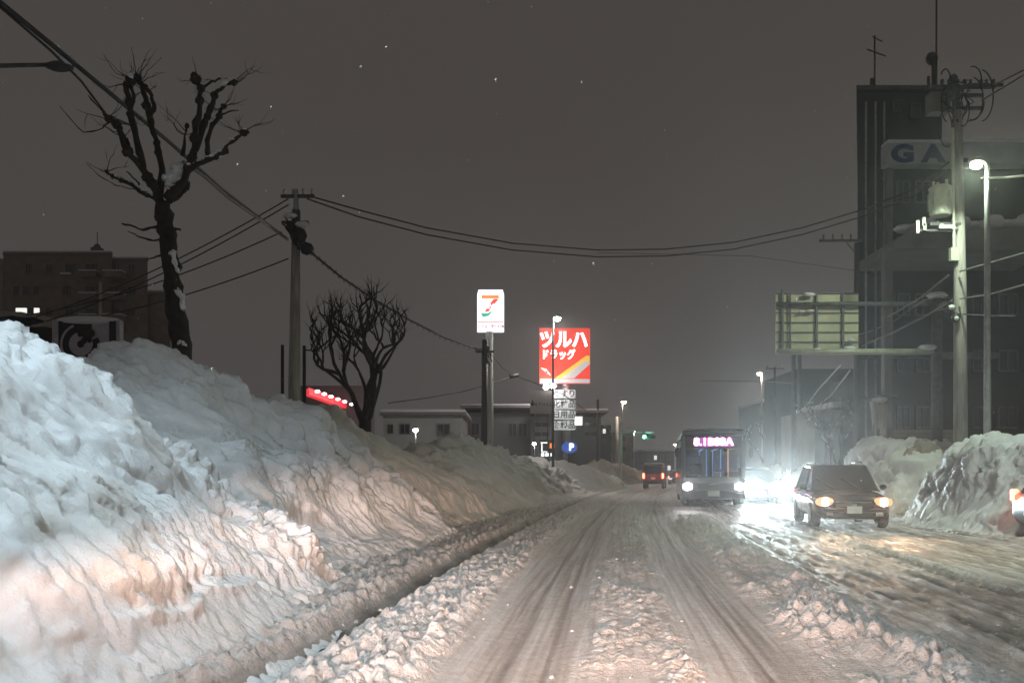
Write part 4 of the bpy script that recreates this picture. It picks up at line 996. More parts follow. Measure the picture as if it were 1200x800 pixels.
# billboard behind
bb_ = P(633, 553, 78); bb_.z = .2
bbd = thing('billboard', bb_, 'unlit grey billboard with a dark emblem and small lettering, left of the plaques', 'billboard')
MB().box(P(634, 471, 77.8), (2.0, .15, 2.1)).build('board', 'sign_board_grey', bbd, world=True)
m = MB()
for x in (626, 642): m.tube([(P(x, 553, 78).x, 78, 0), P(x, 474, 78)], .07, 6)
m.build('post', 'steel_dark', bbd, world=True)
m = MB(); c_ = P(624, 472, 77.7); m.prism([(c_.x, c_.z + .34), (c_.x + .08, c_.z + .05), (c_.x + .22, c_.z - .1), (c_.x, c_.z - .3), (c_.x - .22, c_.z - .1), (c_.x - .08, c_.z + .05)], 77.66, 77.7); m.build('emblem', 'sign_black', bbd, world=True)
text_part('lettering', 'ＡＰＨＡＬ', .42, 'sign_black', bbd, P(637, 474, 77.66) - bb_, ext=.01, sx=.8)

# ring-logo shop sign, left
RGY = 26.0
rb_ = P(100, 553, RGY); rb_.z = .3
rg = thing('shop_sign', rb_, 'black and lilac shop sign with concentric rings and dots above the left snow bank', 'sign')
bx = MB().box(P(103, 402, RGY), (2.05, .25, 1.35)).build('board', 'sign_lilac', rg, world=True)
bk = MB().box(P(88, 402, RGY - .13), (1.0, .03, 1.33)); bk.build('panel', 'sign_black', rg, world=True)
MB().box(P(132, 402, RGY - .13), (.2, .03, 1.33)).build('panel', 'sign_black', rg, world=True)
def ring(cx_, cz_, r0, r1, a0, a1, y, mat, n=28):
    mm_ = MB()
    for k in range(n):
        t0, t1 = a0 + (a1 - a0) * k / n, a0 + (a1 - a0) * (k + 1) / n
        mm_.quad((cx_ + r0 * math.cos(t0), y, cz_ + r0 * math.sin(t0)), (cx_ + r1 * math.cos(t0), y, cz_ + r1 * math.sin(t0)), (cx_ + r1 * math.cos(t1), y, cz_ + r1 * math.sin(t1)), (cx_ + r0 * math.cos(t1), y, cz_ + r0 * math.sin(t1)))
    n0 = len(mm_.f)
    return mm_.build('ring', mat, rg, world=True)
c_ = P(98, 404, RGY)
ring(c_.x, c_.z, .36, .56, PI * .55, PI * 2.12, RGY - .16, 'sign_black'); ring(c_.x, c_.z, .56, .63, PI * .62, PI * 1.95, RGY - .165, 'sign_lilac')
ring(c_.x, c_.z, .22, .36, PI * .60, PI * 2.05, RGY - .17, 'sign_lilac'); ring(c_.x, c_.z, .0, .22, 0, 2 * PI, RGY - .165, 'sign_lilac')
ring(c_.x, c_.z, .0, .11, 0, 2 * PI, RGY - .175, 'sign_black')
for x, y, r in ((102, 400, .10), (109.5, 391.5, .13)): q_ = P(x, y, RGY); ring(q_.x, q_.z, 0, r, 0, 2 * PI, RGY - .18, 'sign_black')
MB().ball(P(103, 376, RGY), .5, 12, (2.1, .5, .3)).build('snow_cap', 'snow_cap', rg, world=True, smooth=True)
m = MB()
for x in (80, 125): m.tube([(P(x, 553, RGY).x, RGY, 0), P(x, 420, RGY)], .06, 6)
m.build('post', 'steel_dark', rg, world=True)

# ================================================================== BUILDINGS
def window(parent, x0, x1, y0, y1, Y, glass='glass_window', fr='frame_grey', depth=.12):
    a, b_ = P(x0, y1, Y), P(x1, y0, Y)
    f = MB(); cxx, czz, ww_, hh_ = (a.x + b_.x) / 2, (a.z + b_.z) / 2, b_.x - a.x, b_.z - a.z; t_ = min(.09, ww_ * .1)
    f.box((cxx, Y - .03, a.z + t_ / 2), (ww_, depth, t_)); f.box((cxx, Y - .03, b_.z - t_ / 2), (ww_, depth, t_)); f.box((a.x + t_ / 2, Y - .03, czz), (t_, depth, hh_ - 2 * t_)); f.box((b_.x - t_ / 2, Y - .03, czz), (t_, depth, hh_ - 2 * t_)); f.box((cxx, Y - .04, czz), (t_ * .7, depth * .8, hh_ - 2 * t_))
    w_ = f.build('window', fr, parent, world=True)
    MB().box((cxx, Y - .02, czz), (ww_ - 2 * t_, .04, hh_ - 2 * t_)).build('pane', glass, w_, world=True)
    return w_
# left apartment block
AY = 100.0
ab = P(90, 553, AY); ab.z = 0
ap_ = thing('apartment_building', ab, 'dark brown brick apartment block with snow-edged balconies behind the left banks', 'building')
def wallbox(x0, x1, ytop, Y, depth, mat, parent, name='wall', z0=0, skew=0.0):
    a, b_ = P(x0, ytop, Y), P(x1, ytop, Y); k = skew * depth
    m = MB()
    for z in (z0, a.z): m.v += [Vector(q) for q in ((a.x, Y, z), (b_.x, Y, z), (b_.x + k, Y + depth, z), (a.x + k, Y + depth, z))]
    m.f = [[3, 2, 1, 0], [4, 5, 6, 7], [0, 1, 5, 4], [1, 2, 6, 5], [2, 3, 7, 6], [3, 0, 4, 7]]
    return m.build(name, mat, parent, world=True)
K_ = -.50
wallbox(4, 131, 298, AY, 14, 'brick_brown', ap_, skew=K_); wallbox(131.2, 173, 305, AY + .5, 12, 'brick_brown', ap_, skew=K_); wallbox(173.2, 200, 344, AY + 1.2, 10, 'brick_brown', ap_, skew=K_)
wallbox(-30, 3.6, 303, AY + 2, 10, 'brick_light', ap_, skew=K_)
for x0, x1, yt, yo in ((3, 132, 298, -.2), (131.5, 174, 305, .3), (173.5, 201, 344, 1.0)):
    zt = P(0, yt, AY + yo).z
    wallbox(x0, x1, yt - 2.5, AY + yo, 12, 'frame_grey', ap_, 'roof', zt + .02, K_)
    wallbox(x0 + .6, x1 - .6, yt - 4.5, AY + yo, 11.6, 'snow_cap', ap_, 'snow_cap', zt + .29, K_)
for r_, (y0, y1) in enumerate(((309, 320), (335, 346), (361, 371))):
    for x0, x1 in (((30, 37) , (54, 61), (76, 87), (100, 113), (133, 141), (150, 159)) if r_ != 1 else ((16, 22), (27, 34), (39, 46), (73, 82), (100, 113), (127, 140), (150, 160))):
        window(ap_, x0, x1, y0, y1, AY + (.5 if x0 > 131 else 0) - .02)
    bm = MB(); bm.box(P(105, y1 + 2, AY - .7), (2.0, 1.3, .7)); bm.box(P(134, y1 + 2, AY - .7), (2.2, 1.3, .7)) ; bm.build('balcony', 'brick_brown', ap_, world=True)
    bs = MB(); bs.box(P(105, y1 - 1.8, AY - .7), (2.0, 1.3, .16)); bs.box(P(134, y1 - 1.8, AY - .7), (2.2, 1.3, .16)); 
    if r_ == 0: bs.box(P(77, y1 + .3, AY - .15), (1.2, .3, .15))
    bs.build('snow_cap', 'snow_cap', ap_, world=True)
m = MB(); m.tube([P(114, 298, AY + 2), P(114, 272, AY + 2)], .05, 5); m.box(P(114, 295, AY + 2), (1.1, 1, .9)); m.ball(P(114, 290, AY + 2), .45, 8); m.build('antenna', 'steel_dark', ap_, world=True)
# slim pole in front of it
simple_pole(117.5, 330, 60, .12, 'slim pale pole in front of the brown apartment block', 'concrete', False)
# low snowy sheds between bank and apartments
for i, (x0, x1, yt, Y, lab) in enumerate(((-40, 36, 372, 32, 'low dark shed with a rounded snowy roof at the left frame edge'), (36, 72, 384, 30, 'small dark lean-to under snow right of the rounded shed'))):
    a, b_ = P(x0, yt, Y), P(x1, yt, Y); t = thing('shed', ((a.x + b_.x) / 2, Y, 0), lab, 'shed', 'sheds behind the left bank')
    MB().box(((a.x + b_.x) / 2, Y + 2, a.z / 2), (b_.x - a.x, 4, a.z)).build('wall', 'wall_dark', t, world=True)
    gx_ = np.linspace(0, 1, 26); gy_ = np.linspace(0, 1, 12); A_, B_ = np.meshgrid(gx_, gy_, indexing='ij')
    hz_ = a.z + .02 + .45 * np.sqrt(np.clip(np.sin(A_ * PI), 0, 1)) * np.sqrt(np.clip(np.sin(B_ * PI), 0, 1)) + .05 * fbm(A_ * 5, B_ * 4, i)
    so = grid_mesh('snow_cap', np.stack([a.x - .1 + A_ * (b_.x - a.x + .2) - t.location.x, B_ * 4.2 - .1 + 0 * A_, hz_], -1), 'snow_dirty', np.full(A_.shape, .3), t)
    if i == 0:
        for xx in (25, 43): MB().box(P(xx, 364, Y + 14), (.55 if xx < 30 else .25, .1, .28)).build('window', 'window_lit', t, world=True)

# store with red fascia behind the left bank
t = thing('store_canopy', P(390, 553, 36), 'red lit store fascia with white spot lamps peeking over the left bank', 'store')
a, b_ = P(364, 461, 36), P(420, 482, 36)
m = MB(); n_ = [P(362, 462, 36), P(418, 483, 44), P(418, 474, 44), P(362, 454, 36)]
m.v += n_ + [p + Vector((-.3, .8, 0)) for p in n_]; m.f += [[0, 1, 2, 3], [7, 6, 5, 4], [0, 4, 5, 1], [1, 5, 6, 2], [2, 6, 7, 3], [3, 7, 4, 0]]
m.build('fascia', 'store_red', t, world=True)
for k in range(6): MB().ball(P(372 + 8 * k, 458.5 + 3.0 * k, 35.8 + 1.1 * k), .085, 8, (1.3, 1, .8)).build('spot_lamp', 'spot_white', t, world=True, smooth=True)
m = MB(); m.box(P(392, 520, 44) , (3.5, 4, 5.6)); m.build('wall', 'wall_grey', t, world=True)
lamp('POINT', tuple(P(392, 455, 34.5) - Vector(t.location)), 25, (1, .6, .6), t, .4)

# flat-roofed house
HYY = 60.0
hb_ = P(496, 553, HYY); hb_.z = 0
hs_ = thing('house', hb_, 'white flat-roofed house with snow along its roof edge behind the long grey bank', 'house')
wallbox(449, 541, 486, HYY, 8, 'wall_white', hs_)
m = MB(); c_ = P(496, 484.8, HYY + 3.9); m.box((c_.x * 60 / 64 , HYY + 3.9, P(0, 484.9, HYY).z), (6.0, 8.8, .2)); m.build('roof', 'frame_grey', hs_, world=True)
m = MB(); m.box((P(496, 0, 60).x, HYY + 3.9, P(0, 481.8, HYY).z), (5.95, 8.7, .26)); m.build('snow_cap', 'snow_cap', hs_, world=True, bevel=.08)
window(hs_, 468, 481, 496, 509, HYY); window(hs_, 512, 528, 496, 511, HYY); window(hs_, 454, 461, 497, 508, HYY)
# long grey building
LBY = 82.0
lb_ = P(640, 553, LBY); lb_.z = 0
lg = thing('long_building', lb_, 'long low grey building with strip windows behind the sign posts', 'building')
wallbox(545, 622, 483, LBY, 12, 'wall_grey', lg); wallbox(622.3, 704, 488, LBY - 1, 12, 'wall_grey', lg)
m = MB(); m.box(P(583.5, 481.6, LBY + 5), (6.9, 12.6, .22)); m.box(P(663.3, 486.8, LBY + 4), (7.2, 12.4, .22)); m.build('roof', 'frame_grey', lg, world=True)
m = MB(); m.box(P(583.5, 480.0, LBY + 5), (6.8, 12.4, .24)); m.box(P(663.3, 485.2, LBY + 4), (7.1, 12.2, .24)); m.build('snow_cap', 'snow_cap', lg, world=True)
for x0, x1, y0, y1 in ((595, 606, 495, 512), (607, 618, 495, 512), (552, 562, 495, 510), (566, 576, 495, 510)): window(lg, x0, x1, y0, y1, LBY)
for y0 in (494, 505): window(lg, 624, 645, y0, y0 + 7, LBY - 1); window(lg, 684, 700, y0, y0 + 7, LBY - 1)
# distant blocks
for x0, x1, yt, Y, mat, lab in ((688, 716, 497, 120, 'wall_dark', 'dark far block right of the drugstore sign'), (703, 742, 506, 140, 'wall_tan', 'dim far block behind the far left street lamp'), (748, 790, 528, 210, 'wall_dark', 'low hazy block at the end of the road'), (840, 890, 505, 190, 'wall_dark', 'hazy far block right behind the bus'), (895, 935, 470, 110, 'wall_dark', 'hazy block behind the far right street lamp')):
    b_ = P((x0 + x1) / 2, 553, Y); b_.z = 0; t = thing('far_building', b_, lab, 'building', 'distant buildings')
    wallbox(x0, x1, yt, Y, 12, mat, t)
    m = MB(); c_ = P((x0 + x1) / 2, yt - .8, Y); m.box((c_.x, Y + 6, c_.z), ((x1 - x0) / F * Y + .3, 12.4, .4)); m.build('snow_cap', 'snow_cap', t, world=True)
    for k in range(int((x1 - x0) // 8)):
        for r_ in range(2): window(t, x0 + 2 + 8 * k, x0 + 6 + 8 * k, yt + 5 + 12 * r_, yt + 11 + 12 * r_, Y, 'window_lit' if (k + r_ * 3 + x0) % 5 == 0 else 'glass_window')

# tall building on the right
BY = 40.0
bb0 = P(1100, 553, BY); bb0.z = 0
tb_ = thing('tall_building', bb0, 'tall dark building on the right with a blue-lettered sign band near its roof', 'building')
wallbox(1005, 1104, 108, BY, 14, 'wall_dark', tb_, skew=.42)                        # tower
wallbox(1104.2, 1330, 166, BY + .6, 13, 'wall_dark', tb_, skew=.42)                 # main block
pa, pb_ = P(1005, 106, BY), P(1104, 106, BY)
m = MB(); zt_ = pa.z + .02
for z in (zt_, zt_ + .18): m.v += [Vector(q) for q in ((pa.x - .1, BY - .1, z), (pb_.x + .1, BY - .1, z), (pb_.x + 5.9, BY + 14.1, z), (pa.x + 5.7, BY + 14.1, z))]
m.f = [[3, 2, 1, 0], [4, 5, 6, 7], [0, 1, 5, 4], [1, 2, 6, 5], [2, 3, 7, 6], [3, 0, 4, 7]]; m.build('parapet', 'steel_dark', tb_, world=True)
m = MB()
for d_ in (.35, .8, 1.2): m.tube([(pa.x + d_, BY - .1, 0), (pa.x + d_, BY - .1, zt_ - .6)], .05, 6)
m.build('downpipe', 'steel', tb_, world=True)
MB().box(P(1041, 300, BY - .2), (.28, .35, 9.0)).build('pilaster', 'frame_grey', tb_, world=True)
for r_ in range(5):
    for x0, x1 in ((1050, 1066), (1072, 1090), (1138, 1160), (1168, 1192)):
        y0 = 212 + r_ * 66
        if r_ == 0 and x0 > 1100: continue
        window(tb_, x0, x1, y0, y0 + 26, BY + (.6 if x0 > 1104 else 0), 'glass_window', 'steel_dark')
for x0, x1, y0, y1 in ((1046, 1058, 118, 132), (1066, 1078, 122, 140)): window(tb_, x0, x1, y0, y1, BY, 'glass_window', 'steel_dark')
sbd = MB(); a, b2 = P(1040, 192, BY - .9), P(1235, 168, BY - .9); sbd.box(((a.x + b2.x) / 2, BY - .55, (a.z + b2.z) / 2), (b2.x - a.x, .7, b2.z - a.z)); sb2 = sbd.build('sign_band', 'sign_white', tb_, world=True)
MB().box(((a.x + b2.x) / 2, BY - .55, b2.z + .1), (b2.x - a.x, .75, .16)).build('snow_cap', 'snow_cap', sb2, world=True, bevel=.05)
text_part('lettering', 'G A L', 1.05, 'sign_blue', sb2, P(1089, 181, BY - .92) - bb0, ext=.03, sx=1.35, bold=.05, spacing=1.0)
# snow-topped canopy with its column
cn = MB(); cpts = [P(1044, 296, 36), P(1050, 280, 36), P(1064, 272, 36), P(1250, 262, 36), P(1250, 292, 36), P(1052, 292, 36)]
cn.prism([(p.x, p.z) for p in cpts], 36.0, BY - .1); cn.build('canopy', 'frame_grey', tb_, world=True)
cs = MB()
for k in range(16): cs.ball(P(1060 + 13 * k, 268 - .6 * k + 2 * math.sin(k * 2.1), 36.8), .34, 9, (1.4, 1.4, .5 + .3 * (k % 3)))
cs.build('snow_cap', 'snow_cap', tb_, world=True, smooth=True)
m = MB(); a = P(1039, 292, 36.1); m.box((a.x, 36.1, a.z / 2), (.36, .36, a.z)); m.build('column', 'frame_grey', tb_, world=True, bevel=.04)
m = MB(); a = P(1039, 430, 36.1)
m.box((P(1100, 553, 38).x, 39, P(0, 405, 36).z), (6.5, .2, .3)); m.build('beam', 'steel_dark', tb_, world=True)
# shutters and doors at street level
m = MB()
for k in range(16): m.box((P(1085, 0, BY - .1).x, BY - .06, .4 + k * .19), (3.2, .06, .17))
m.build('shutter', 'wall_tan', tb_, world=True)
# rooftop antenna and mast
an = thing('rooftop_antenna', P(1025, 106, BY + 1), 'branched television antenna on the left corner of the tall building roof', 'antenna')
m = MB(); m.tube([P(1025, 116, BY + 1), P(1025, 42, BY + 1)], .045, 6); m.build('mast', 'cable', an, world=True)
m = MB(); m.tube([P(1016, 58, BY + 1), P(1038, 66, BY + 1)], .035, 5); m.tube([P(1022, 43, BY + 1), P(1034, 49, BY + 1)], .03, 5)
for k in range(5): c_ = P(1018 + 4.3 * k, 58.6 + 1.6 * k, BY + 1); m.tube([c_ + Vector((-.05, -.3, -.14)), c_ + Vector((.05, .3, .14))], .02, 4)
for k in range(3): c_ = P(1023 + 4 * k, 43.5 + 2 * k, BY + 1); m.tube([c_ + Vector((-.05, -.25, -.12)), c_ + Vector((.05, .25, .12))], .02, 4)
m.build('antenna_rod', 'cable', an, world=True)
MB().box(P(1022, 99, BY + 1), (.16, .16, .55)).build('bracket', 'cable', an, world=True)
ms = thing('rooftop_mast', P(1096, 106, BY + 2), 'tall thin mast with a dark drum on the roof of the tall building', 'mast')
m = MB(); m.tube([P(1097, 108, BY + 2), P(1097.5, -30, BY + 2)], .045, 6); m.tube([P(1095, 108, BY + 2), P(1095, 66, BY + 2)], .14, 8); m.tube([P(1088, 108, BY + 2), P(1088, 90, BY + 2)], .08, 8); m.build('mast', 'cable', ms, world=True)
MB().ball(P(1092, 69, BY + 2), .30, 12, (1, .8, 1.1)).build('drum', 'cable', ms, world=True, smooth=True)
# small shed below the gantry board
sh = thing('shed', P(980, 553, 48), 'tan shed wall seen through the bare tree below the gantry board', 'shed')
wallbox(955, 1003, 480, 48, 6, 'wall_tan', sh); wallbox(1004, 1036, 440, 46, 4, 'wall_dark', sh)
MB().box(P(979, 478.5, 51), (2.7, 6.4, .3)).build('snow_cap', 'snow_cap', sh, world=True)
window(sh, 962, 974, 492, 510, 48); window(sh, 984, 996, 492, 510, 48)
wallbox(935, 1003, 432, 60, 8, 'wall_dark', thing('far_building', P(970, 553, 60), 'dark block behind the gantry board posts', 'building', 'distant buildings'))
# ice hanging from the shed eave by the column
ic = MB()
for k in range(6): a = P(1022 + 3 * k, 470 + 4 * (k % 2), 35.5); ic.tube([a, a + Vector((.03, 0, -.5 - .3 * (k % 3))), a + Vector((.02, 0, -1.2 - .4 * (k % 2)))], [.10, .06, .015], 6)
sn_ = MB(); sn_.ball(P(1031, 468, 35.5), .26, 12, (1.3, 1, .5)); 
ice = thing('icicle_cluster', P(1030, 463, 35.5), 'icicles under a snow lump beside the canopy column', 'icicles'); ic.build('icicle', 'snow_dirty', ice, world=True, smooth=True); sn_.build('snow_cap', 'snow_dirty', ice, world=True, smooth=True)
MB().box(P(1030, 466, 36.5), (.7, 2.0, .08)).build('ledge', 'steel_dark', ice, world=True)

# ================================================================== VEHICLES
def loft(stations, mat, name, parent, smooth=True, n=20, power=3.2):
    """stations: (y, half width, z low, z high) along the length -> rounded hull"""
    v = []; 
    for y, hw, z0, z1 in stations:
        for k in range(n):
            a = 2 * PI * (k + .5) / n; ca, sa = math.cos(a), math.sin(a)
            x = math.copysign(abs(ca)**(2 / power), ca) * hw; z = (z0 + z1) / 2 + math.copysign(abs(sa)**(2 / power), sa) * (z1 - z0) / 2
            v.append((x, y, z))
    mb = MB(); mb.v = [Vector(p) for p in v]; m_ = len(stations)
    for i in range(m_ - 1):
        for k in range(n):
            k2 = (k + 1) % n; mb.f.append([i * n + k, (i + 1) * n + k, (i + 1) * n + k2, i * n + k2])
    mb.f.append(list(range(n))); mb.f.append([(m_ - 1) * n + k for k in range(n)][::-1])
    return mb.build(name, mat, parent, smooth=smooth)
def wheel(parent, x, y, r=.32, wd=.22):
    s = 1 if x > 0 else -1
    e = bpy.data.objects.new('wheel', None)
    ty = MB().tube([(x - wd / 2, y, r), (x - wd / 2 + .03, y, r), (x + wd / 2 - .03, y, r), (x + wd / 2, y, r)], [r * .9, r, r, r * .9], 22).build('wheel', 'rubber', parent)
    rm = MB(); rm.tube([(x + s * (wd / 2 - .02), y, r), (x + s * (wd / 2 + .012), y, r)], r * .60, 16); rm.build('rim', 'alloy', ty)
    sp2 = MB()
    for k in range(5):
        a = 2 * PI * k / 5; sp2.box((x + s * (wd / 2 + .014), y + math.cos(a) * r * .3, r + math.sin(a) * r * .3), (.02, r * .12, r * .5), 0, a - PI / 2)
    sp2.build('spoke', 'chrome', ty)
def car(name, pos, rz, label, paint, L=4.3, W=1.74, Hh=1.50, heads='head_warm', head_on=True, tail_on=False, cat='car', hl_col=(1, .68, .45), hl_power=120, group='cars on the road', snow=True, hr=.075, cone=52):
    t = thing(name, pos, label, cat, group, rz)
    y1, y0 = L / 2, -L / 2; hw = W / 2; belt = Hh * .60
    loft([(y0, hw * .86, .34, belt * .93), (y0 + .07, hw * .95, .26, belt * 1.0), (y0 + .5, hw, .20, belt * 1.03), (-.2, hw, .18, belt * 1.02), (y1 - 1.15, hw, .18, belt * 1.0), (y1 - .45, hw * .98, .20, belt * .92), (y1 - .12, hw * .92, .24, belt * .82), (y1, hw * .80, .30, belt * .70)], paint, 'body', t, n=32, power=4.0)
    # cabin: glasshouse below, roof skin above
    gh = MB()
    zb, zt = belt * .97, Hh - .05
    lo = [(y0 + .22, hw * .88), (y1 - 1.05, hw * .90)]; hi = [(y0 + .62, hw * .70), (y1 - 1.85, hw * .72)]
    (ya, wa), (yb, wb) = lo; (yc, wc), (yd, wd_) = hi
    V8 = [(-wa, ya, zb), (wa, ya, zb), (wb, yb, zb), (-wb, yb, zb), (-wc, yc, zt), (wc, yc, zt), (wd_, yd, zt), (-wd_, yd, zt)]
    gh.v = [Vector(p) for p in V8]; gh.f = [[3, 2, 1, 0], [4, 5, 6, 7], [0, 1, 5, 4], [1, 2, 6, 5], [2, 3, 7, 6], [3, 0, 4, 7]]
    gh.build('windscreen', 'glass_dark', t, bevel=.04)
    rf = MB(); ym = (yc + yd) / 2; rf.box((0, ym, Hh - .035), (wc * 2.06, (yd - yc) * 1.03, .07)); rf.build('roof', paint, t, bevel=.03)
    pl = MB()
    for a_, b_ in ((0, 4), (1, 5), (2, 6), (3, 7)): pl.tube([Vector(V8[a_]) * 1.0, Vector(V8[b_])], .035, 6)
    for s in (-1, 1): pl.tube([(s * (wa + wb) / 2 * 1.0, -.15, zb), (s * (wc + .005), -.25, zt)], .035, 6)
    pl.build('pillar', paint, t)
    # nose
    MB().box((0, y1 - .03, belt * .62), (W * .50, .09, .13)).build('grille', 'black_plastic', t, bevel=.02)
    MB().box((0, y1 + .0, .34), (W * .74, .10, .16)).build('bumper', 'black_plastic', t, bevel=.03)
    MB().box((0, y1 + .05, .46), (.33, .02, .165)).build('number_plate', 'plate', t)
    MB().box((0, y1 + .02, belt * .62), (.12, .03, .08)).build('badge', 'chrome', t, bevel=.01)
    MB().box((0, y0 - .04, .55), (.33, .02, .165)).build('number_plate', 'plate', t)
    for s in (-1, 1):
        h = MB(); h.ball((s * hw * .74, y1 - .07, belt * .70), .15, 12, (1.45, .9, .80)); hb2 = h.build('headlight', ('lens_cool' if heads == 'head_cool' else 'lens_warm' if heads == 'head_warm' else 'lens_white') if head_on else 'glass_dark', t, smooth=True)
        MB().ball((s * hw * .74, y1 + .0, belt * .70), hr, 12, (1.2, .7, 1)).build('bulb', heads if head_on else 'chrome', hb2, smooth=True)
        tl = MB(); tl.box((s * hw * .84, y0 + .03, belt * .88), (.17, .12, .24)); tl.build('tail_light', 'tail_red' if tail_on else 'tail_red_soft', t, bevel=.03)
        mr_ = MB(); mr_.ball((s * (hw + .08), y1 - 1.42, belt * 1.06), .10, 9, (1, .6, .75)); mr_.build('mirror', paint, t, smooth=True)
        dl = MB(); dl.box((s * (hw + .001), -.2, .45), (.012, .02, .5)); dl.box((s * (hw + .004), -.35, belt * .82), (.03, .16, .03)); dl.build('door_handle', 'chrome', t)
        if head_on:
            l_ = lamp('SPOT', (s * hw * .74, y1 + hr + .04, belt * .70), hl_power, hl_col, t, .05, (PI / 2 + .045, 0, 0), math.radians(cone), 1.0, 'beam')
    for s in (-1, 1):
        MB().box((s * hw * .62, y1 + .045, .36), (.16, .04, .09)).build('fog_lamp', 'chrome', t, bevel=.02)
        MB().tube([(s * wc * .93, yd - .1, Hh + .03), (s * wc * .93, yd - .2, Hh + .07), (s * wc * .93, yc + .2, Hh + .07), (s * wc * .93, yc + .1, Hh + .03)], .016, 6).build('roof_rail', 'black_plastic', t)
    MB().box((0, y1 + .025, belt * .70), (W * .46, .03, .02)).build('trim', 'chrome', t)
    hd_ = MB()
    for s in (-1, 1): hd_.tube([(s * hw * .42, y1 - .25, belt * .88), (s * hw * .50, y1 - .9, belt * .975)], .012, 5)
    hd_.build('bonnet_crease', paint, t)
    wp = MB(); 
    for s in (-.35, .25): wp.tube([(s, yb - .02, zb + .04), (s + .38, (yb + yd) / 2, (zb + zt) / 2 + .03)], .012, 5)
    wp.build('wiper', 'black_plastic', t)
    for x in (-hw + .10, hw - .10):
        for y in (y0 + .78, y1 - .80): wheel(t, x, y)
    if snow:
        sc_ = MB()
        sc_.box((0, ym, Hh + .02), (wc * 1.7, (yd - yc) * .9, .06)); sc_.build('snow_cap', 'snow_cap', t, bevel=.03)
    return t
def place(px, Y, h=None, L=4.3):
    """vehicle centre when its nose is at this photo column and distance"""
    h = head(Y) if h is None else h
    p = P(px, 553, Y); return Vector((p.x + math.sin(h) * L / 2, Y + math.cos(h) * L / 2, 0.015))
car('suv', place(1001, 19.9, .19, 4.2), PI - .19, 'dark grey car with glowing warm headlights in the nearer oncoming lane', 'paint_car', L=4.2, W=1.74, Hh=1.52, hl_power=560, cone=50, snow=False, hr=.10)
car('car', place(893, 36, .17), PI - .17, 'oncoming car right of the bus hidden behind dazzling cool white headlights', 'paint_dark', heads='head_cool', hl_col=(.80, .97, 1), hl_power=9500, hr=.30, cone=31)
car('car', Vector((float(cen(96)) + .2, 96, 0)), -head(96), 'far car with red tail lights ahead of the red van', 'paint_dark', head_on=False, tail_on=True)
car('car', Vector((float(cen(118)) + .1, 118, 0)), -head(118), 'farthest tiny car with red tail lights down the road', 'paint_dark', head_on=False, tail_on=True)
car('car', place(793, 90, .2), PI - .2, 'small far oncoming car with white headlights just left of the bus', 'paint_dark', heads='head_bus', hl_col=(1, .95, .9), hl_power=60)
# car leaving at the right frame edge, tail toward the road
car('car', Vector((12.25, 16.4, .03)), -PI / 2 - .12, 'dark car cut off by the right frame edge with its red tail light lit', 'paint_dark', head_on=False, tail_on=True, Hh=1.62)

# red van ahead
vn = thing('van', Vector((float(cen(70)) + .1, 72, 0)), 'red boxy van ahead with two tall red tail lights', 'van', None, -head(70))
loft([(-2.2, .80, .45, 1.95), (-2.15, .86, .38, 2.02), (1.2, .88, .35, 2.05), (1.9, .86, .35, 1.4), (2.2, .78, .4, 1.1)], 'paint_van', 'body', vn, n=28, power=7)
MB().box((0, -2.21, 1.52), (1.35, .05, .62)).build('rear_window', 'glass_dark', vn, bevel=.02)
for s in (-1, 1): MB().box((s * .78, -2.22, 1.05), (.15, .08, .42)).build('tail_light', 'tail_red', vn, bevel=.02)
MB().box((0, -2.25, .55), (1.6, .12, .18)).build('bumper', 'black_plastic', vn, bevel=.02); MB().box((0, -2.26, .85), (.33, .02, .165)).build('number_plate', 'plate', vn)
for x in (-.75, .75):
    for y in (-1.4, 1.4): wheel(vn, x, y, .30)
MB().box((0, -.4, 2.06), (1.5, 3.2, .1)).build('snow_cap', 'snow_cap', vn, bevel=.04)
lamp('POINT', (0, -2.7, 1.0), 5, (1, .1, .05), vn, .2, name='glow')

# ------------------------------------------------------------------ the bus
BUY = 33.0
bh = .17
bp = place(836, BUY, bh, 10.2)
bus = thing('bus', bp, 'oncoming city bus with a glowing pink destination display and white headlights', 'bus', None, PI - bh)
W2, BL = 1.22, 5.1
def slab(name, c, d, mat, bev=.0, parent=None): return MB().box(c, d).build(name, mat, parent or bus, bevel=bev)
# shell is open behind the windscreen so that the lit cabin shows
sh_ = MB()
sh_.box((0, 0, .72), (2 * W2, 2 * BL, .78)); b_ = sh_.build('body', 'paint_bus', bus, bevel=.08)
for s in (-1, 1):
    slab('side_wall', (s * (W2 - .03), -.15, 1.30), (.06, 2 * BL - .5, .40), 'paint_bus')
    slab('side_window', (s * (W2 - .035), -.15, 1.92), (.04, 2 * BL - .6, .86), 'glass_window')
    slab('side_wall', (s * (W2 - .03), -.15, 2.55), (.06, 2 * BL - .5, .42), 'paint_bus')
    m = MB()
    for k in range(7): m.box((s * (W2 - .02), -4.3 + 1.35 * k, 1.92), (.06, .08, .9))
    m.build('window_frame', 'black_plastic', bus)
slab('rear_wall', (0, -BL + .05, 1.85), (2 * W2 - .1, .1, 1.7), 'paint_bus')
slab('roof', (0, 0, 2.86), (2 * W2 - .06, 2 * BL - .1, .22), 'paint_bus', .09)
for s in (-1, 1): slab('front_pillar', (s * (W2 - .08), BL - .06, 1.82), (.16, .14, 1.5), 'paint_bus', .03)
slab('front_panel', (0, BL - .02, .86), (2 * W2 - .06, .12, .55), 'paint_bus', .05)
slab('front_band', (0, BL + .045, 1.02), (2 * W2 - .5, .03, .20), 'paint_bus_band', .01)
slab('bumper', (0, BL + .04, .46), (2 * W2 - .04, .18, .30), 'black_plastic', .05)
slab('windscreen', (0, BL - .01, 1.70), (2 * W2 - .34, .03, 1.06), 'glass_bus')
